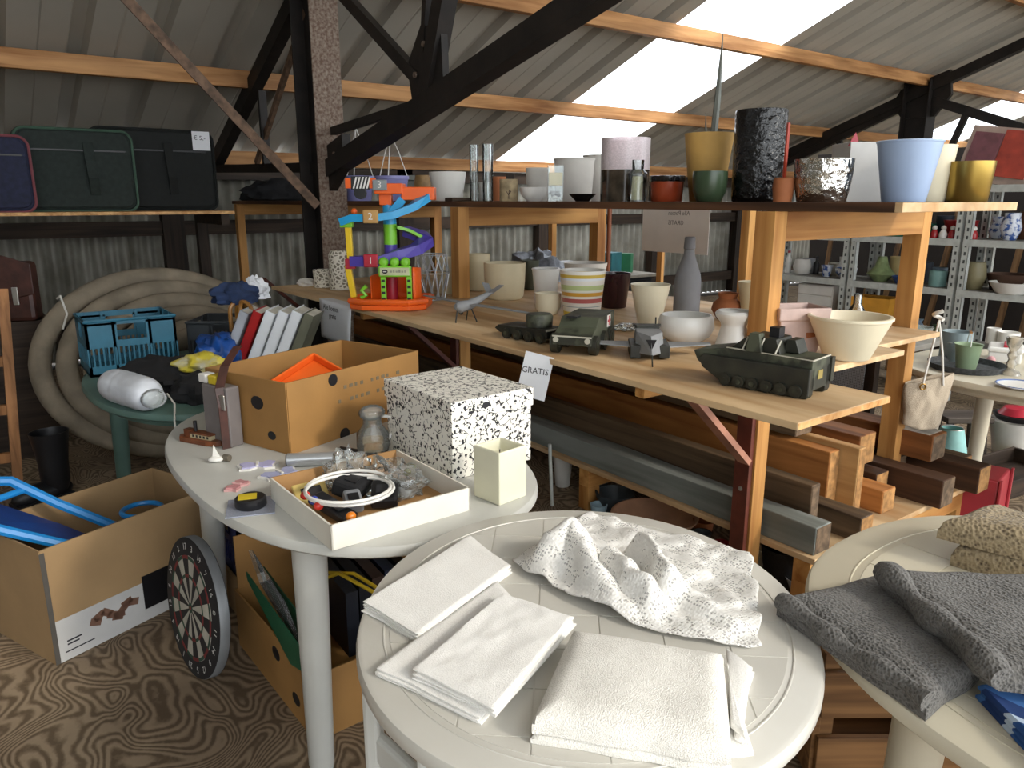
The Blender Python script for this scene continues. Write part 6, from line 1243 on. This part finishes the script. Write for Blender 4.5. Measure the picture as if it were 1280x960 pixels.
# dark desk by the wall with clutter
dk = thing('dark_desk', 'dark desk with pale top and clutter by the corrugated wall', 'desk', (5.1, 6.0, 0), 0)
MB().b2((-1.3, -.5, .72), (.9, .4, .75)).build('top', pm('pale desk top', '8d867a', .6), dk, bevel=.004)
for x in (-1.2, .5): MB().b2((x, -.45, 0), (x+.35, .35, .72)).build('pedestal', M_black, dk)
for k in range(3): MB().b2((.52, -.465, .08+.21*k), (.83, -.45, .27+.21*k)).build('drawer', M_black, dk, bevel=.003)
for i, (x, y, c, dims, lab) in enumerate(((-.65, -.3, 'd7d9dc', (.45, .25, .16), 'white storage box on the dark desk'), (-.2, -.35, 'a4474c', (.35, .25, .06), 'dull red book stack on the dark desk'), (.1, .12, 'b9bcc0', (.3, .2, .12), 'pale grey box on the dark desk'), (.45, -.2, '2f6f77', (.2, .2, .22), 'teal box on the dark desk'), (.66, -.2, '2f8058', (.10, .2, .2), 'green folder next to teal box'))):
    tag(MB().b2((-dims[0]/2, -dims[1]/2, 0), (dims[0]/2, dims[1]/2, dims[2])).build('desk_box', pm('desk '+c, c, .6), None, (5.1+x, 6.0+y, .7505), R(-30+15*i), .006), lab, 'box')
blob('rag_heap', 'heap of grey crumpled plastic behind the white pot', 'plastic', (4.2318, 5.3312, 0.7505), (.22, .2, .2), pm('grey film', '8d929c', .4, 0, .3, 16, .6, 50), 6.6, amp=.6)
# ================================================================ pots on the floor under the rack, crate under the knitwear table
M_zinc = pm('dark zinc', '4d5458', .5, .2, .15, 12); M_blk2 = pm('black wicker', '1b1b1d', .6, 0, .3, 60, .8, 90)
pot('floor_pot', (2.4924, 2.9095, 0.0005, 0.0386, 0.0563, 0.19), M_wmat, 'slim whitish pot on the floor under the rack')
pot('floor_pot', (2.5037, 2.673, 0.0005, 0.0531, 0.0745, 0.1144), M_zinc, 'dark zinc pot on the floor behind rack leg')
pot('floor_pot', (2.4763, 2.4906, 0.0005, 0.0702, 0.0993, 0.101), M_zinc, 'black wide pot on the floor beside the rack leg')
g = (2.4763, 2.4906, 0.0005, 0.0702, 0.0993, 0.101); 
for i in range(3): tag(MB().ball((0, 0, .012), .012, 8, (1.3, 1, .8)).build('pebble', pm('pale pebble', 'b9a88a', .8), None, (g[0]+.02*math.cos(i*2), g[1]+.02*math.sin(i*2), .0075)), 'pale pebble lying inside the black wide pot', 'pebble', 'pebbles in the wide pot')
pot('glass_cup', (2.3596, 2.4818, 0.0005, 0.0309, 0.0428, 0.0698), pm('pale blue cup', 'a9c4d0', .3), 'pale blue cup on the floor before the black pot', 'cup')
pot('terracotta_bowl', (2.4426, 2.1993, 0.0005, 0.1322, 0.1965, 0.0972), pm('salmon clay', 'c99a78', .75, 0, .15, 8, .1), 'large pale-rimmed terracotta bowl on the floor', 'bowl', .01, rim=.006)
pot('floor_pot', (2.5867, 2.0312, 0.0005, 0.0326, 0.0475, 0.0875), M_terra, 'little brown pot on the floor next to terracotta bowl')
pot('floor_pot', (2.489, 1.9592, 0.0005, 0.0281, 0.0424, 0.0823), M_zinc, 'little grey zinc pot in front of the brown one')
M_dot = pm('red polka', 'b8242c', .4)
t = pot('polka_cup', (2.5474, 1.8965, 0.0005, 0.0279, 0.0352, 0.0402), M_dot, 'red cup with white dots beside the near post', 'cup')
g = (2.5474, 1.8965, 0.0005, 0.0279, 0.0352, 0.0402)
for i in range(8):
    a = 2*math.pi*i/8; MB().ball((g[4]*.95*math.cos(a), g[4]*.95*math.sin(a), g[5]*(.4+.35*(i % 2))), .006, 8).build('dot', M_white, t)
pot('floor_pot', (2.5176, 1.7037, 0.0005, 0.0298, 0.0401, 0.0726), M_cream, 'small cream pot on the floor behind the near post')
pot('black_basket', (2.5162, 1.5705, 0.0005, 0.0696, 0.0904, 0.1611), M_blk2, 'black woven basket on the floor beneath the rack end', 'basket')
pot('glass_bowl', (2.4935, 1.4851, 0.0005, 0.0281, 0.0503, 0.0649), glass('milky glass', (.8, .82, .82), .1, .4), 'clear glass bowl on the floor beside the black basket', 'bowl')
tag(MB().tube([(0, 0, 0), (-.02, .0, .33)], .009, 8).build('metal_rod', M_ang, None, (2.2704, 2.7286, 0.0005)), 'thin metal rod standing beside the slim whitish pot', 'rod')
wc = thing('wooden_crate', 'old wooden crate standing under the knitwear table', 'crate', (1.8845, 0.8614, 0.001), R(-36))
M_oc = wood('old crate wood', '8f6a44', '54381f', 'X')
for s in (-1, 1):
    for z in (.03, .22): MB().b2((-.22, s*.15-.009, z), (.22, s*.15+.009, z+.13)).build('slat', M_oc, wc, bevel=.002)
    MB().b2((s*.22-.01, -.141, .03), (s*.22+.01, .141, .35)).build('end_board', M_oc, wc, bevel=.002)
    for y in (-.12, .12): MB().b2((s*.195-.018, y-.018, 0), (s*.195+.018, y+.018, .39)).build('corner_post', M_oc, wc)
MB().b2((-.21, -.14, .012), (.21, .14, .03)).build('bottom_board', M_oc, wc)
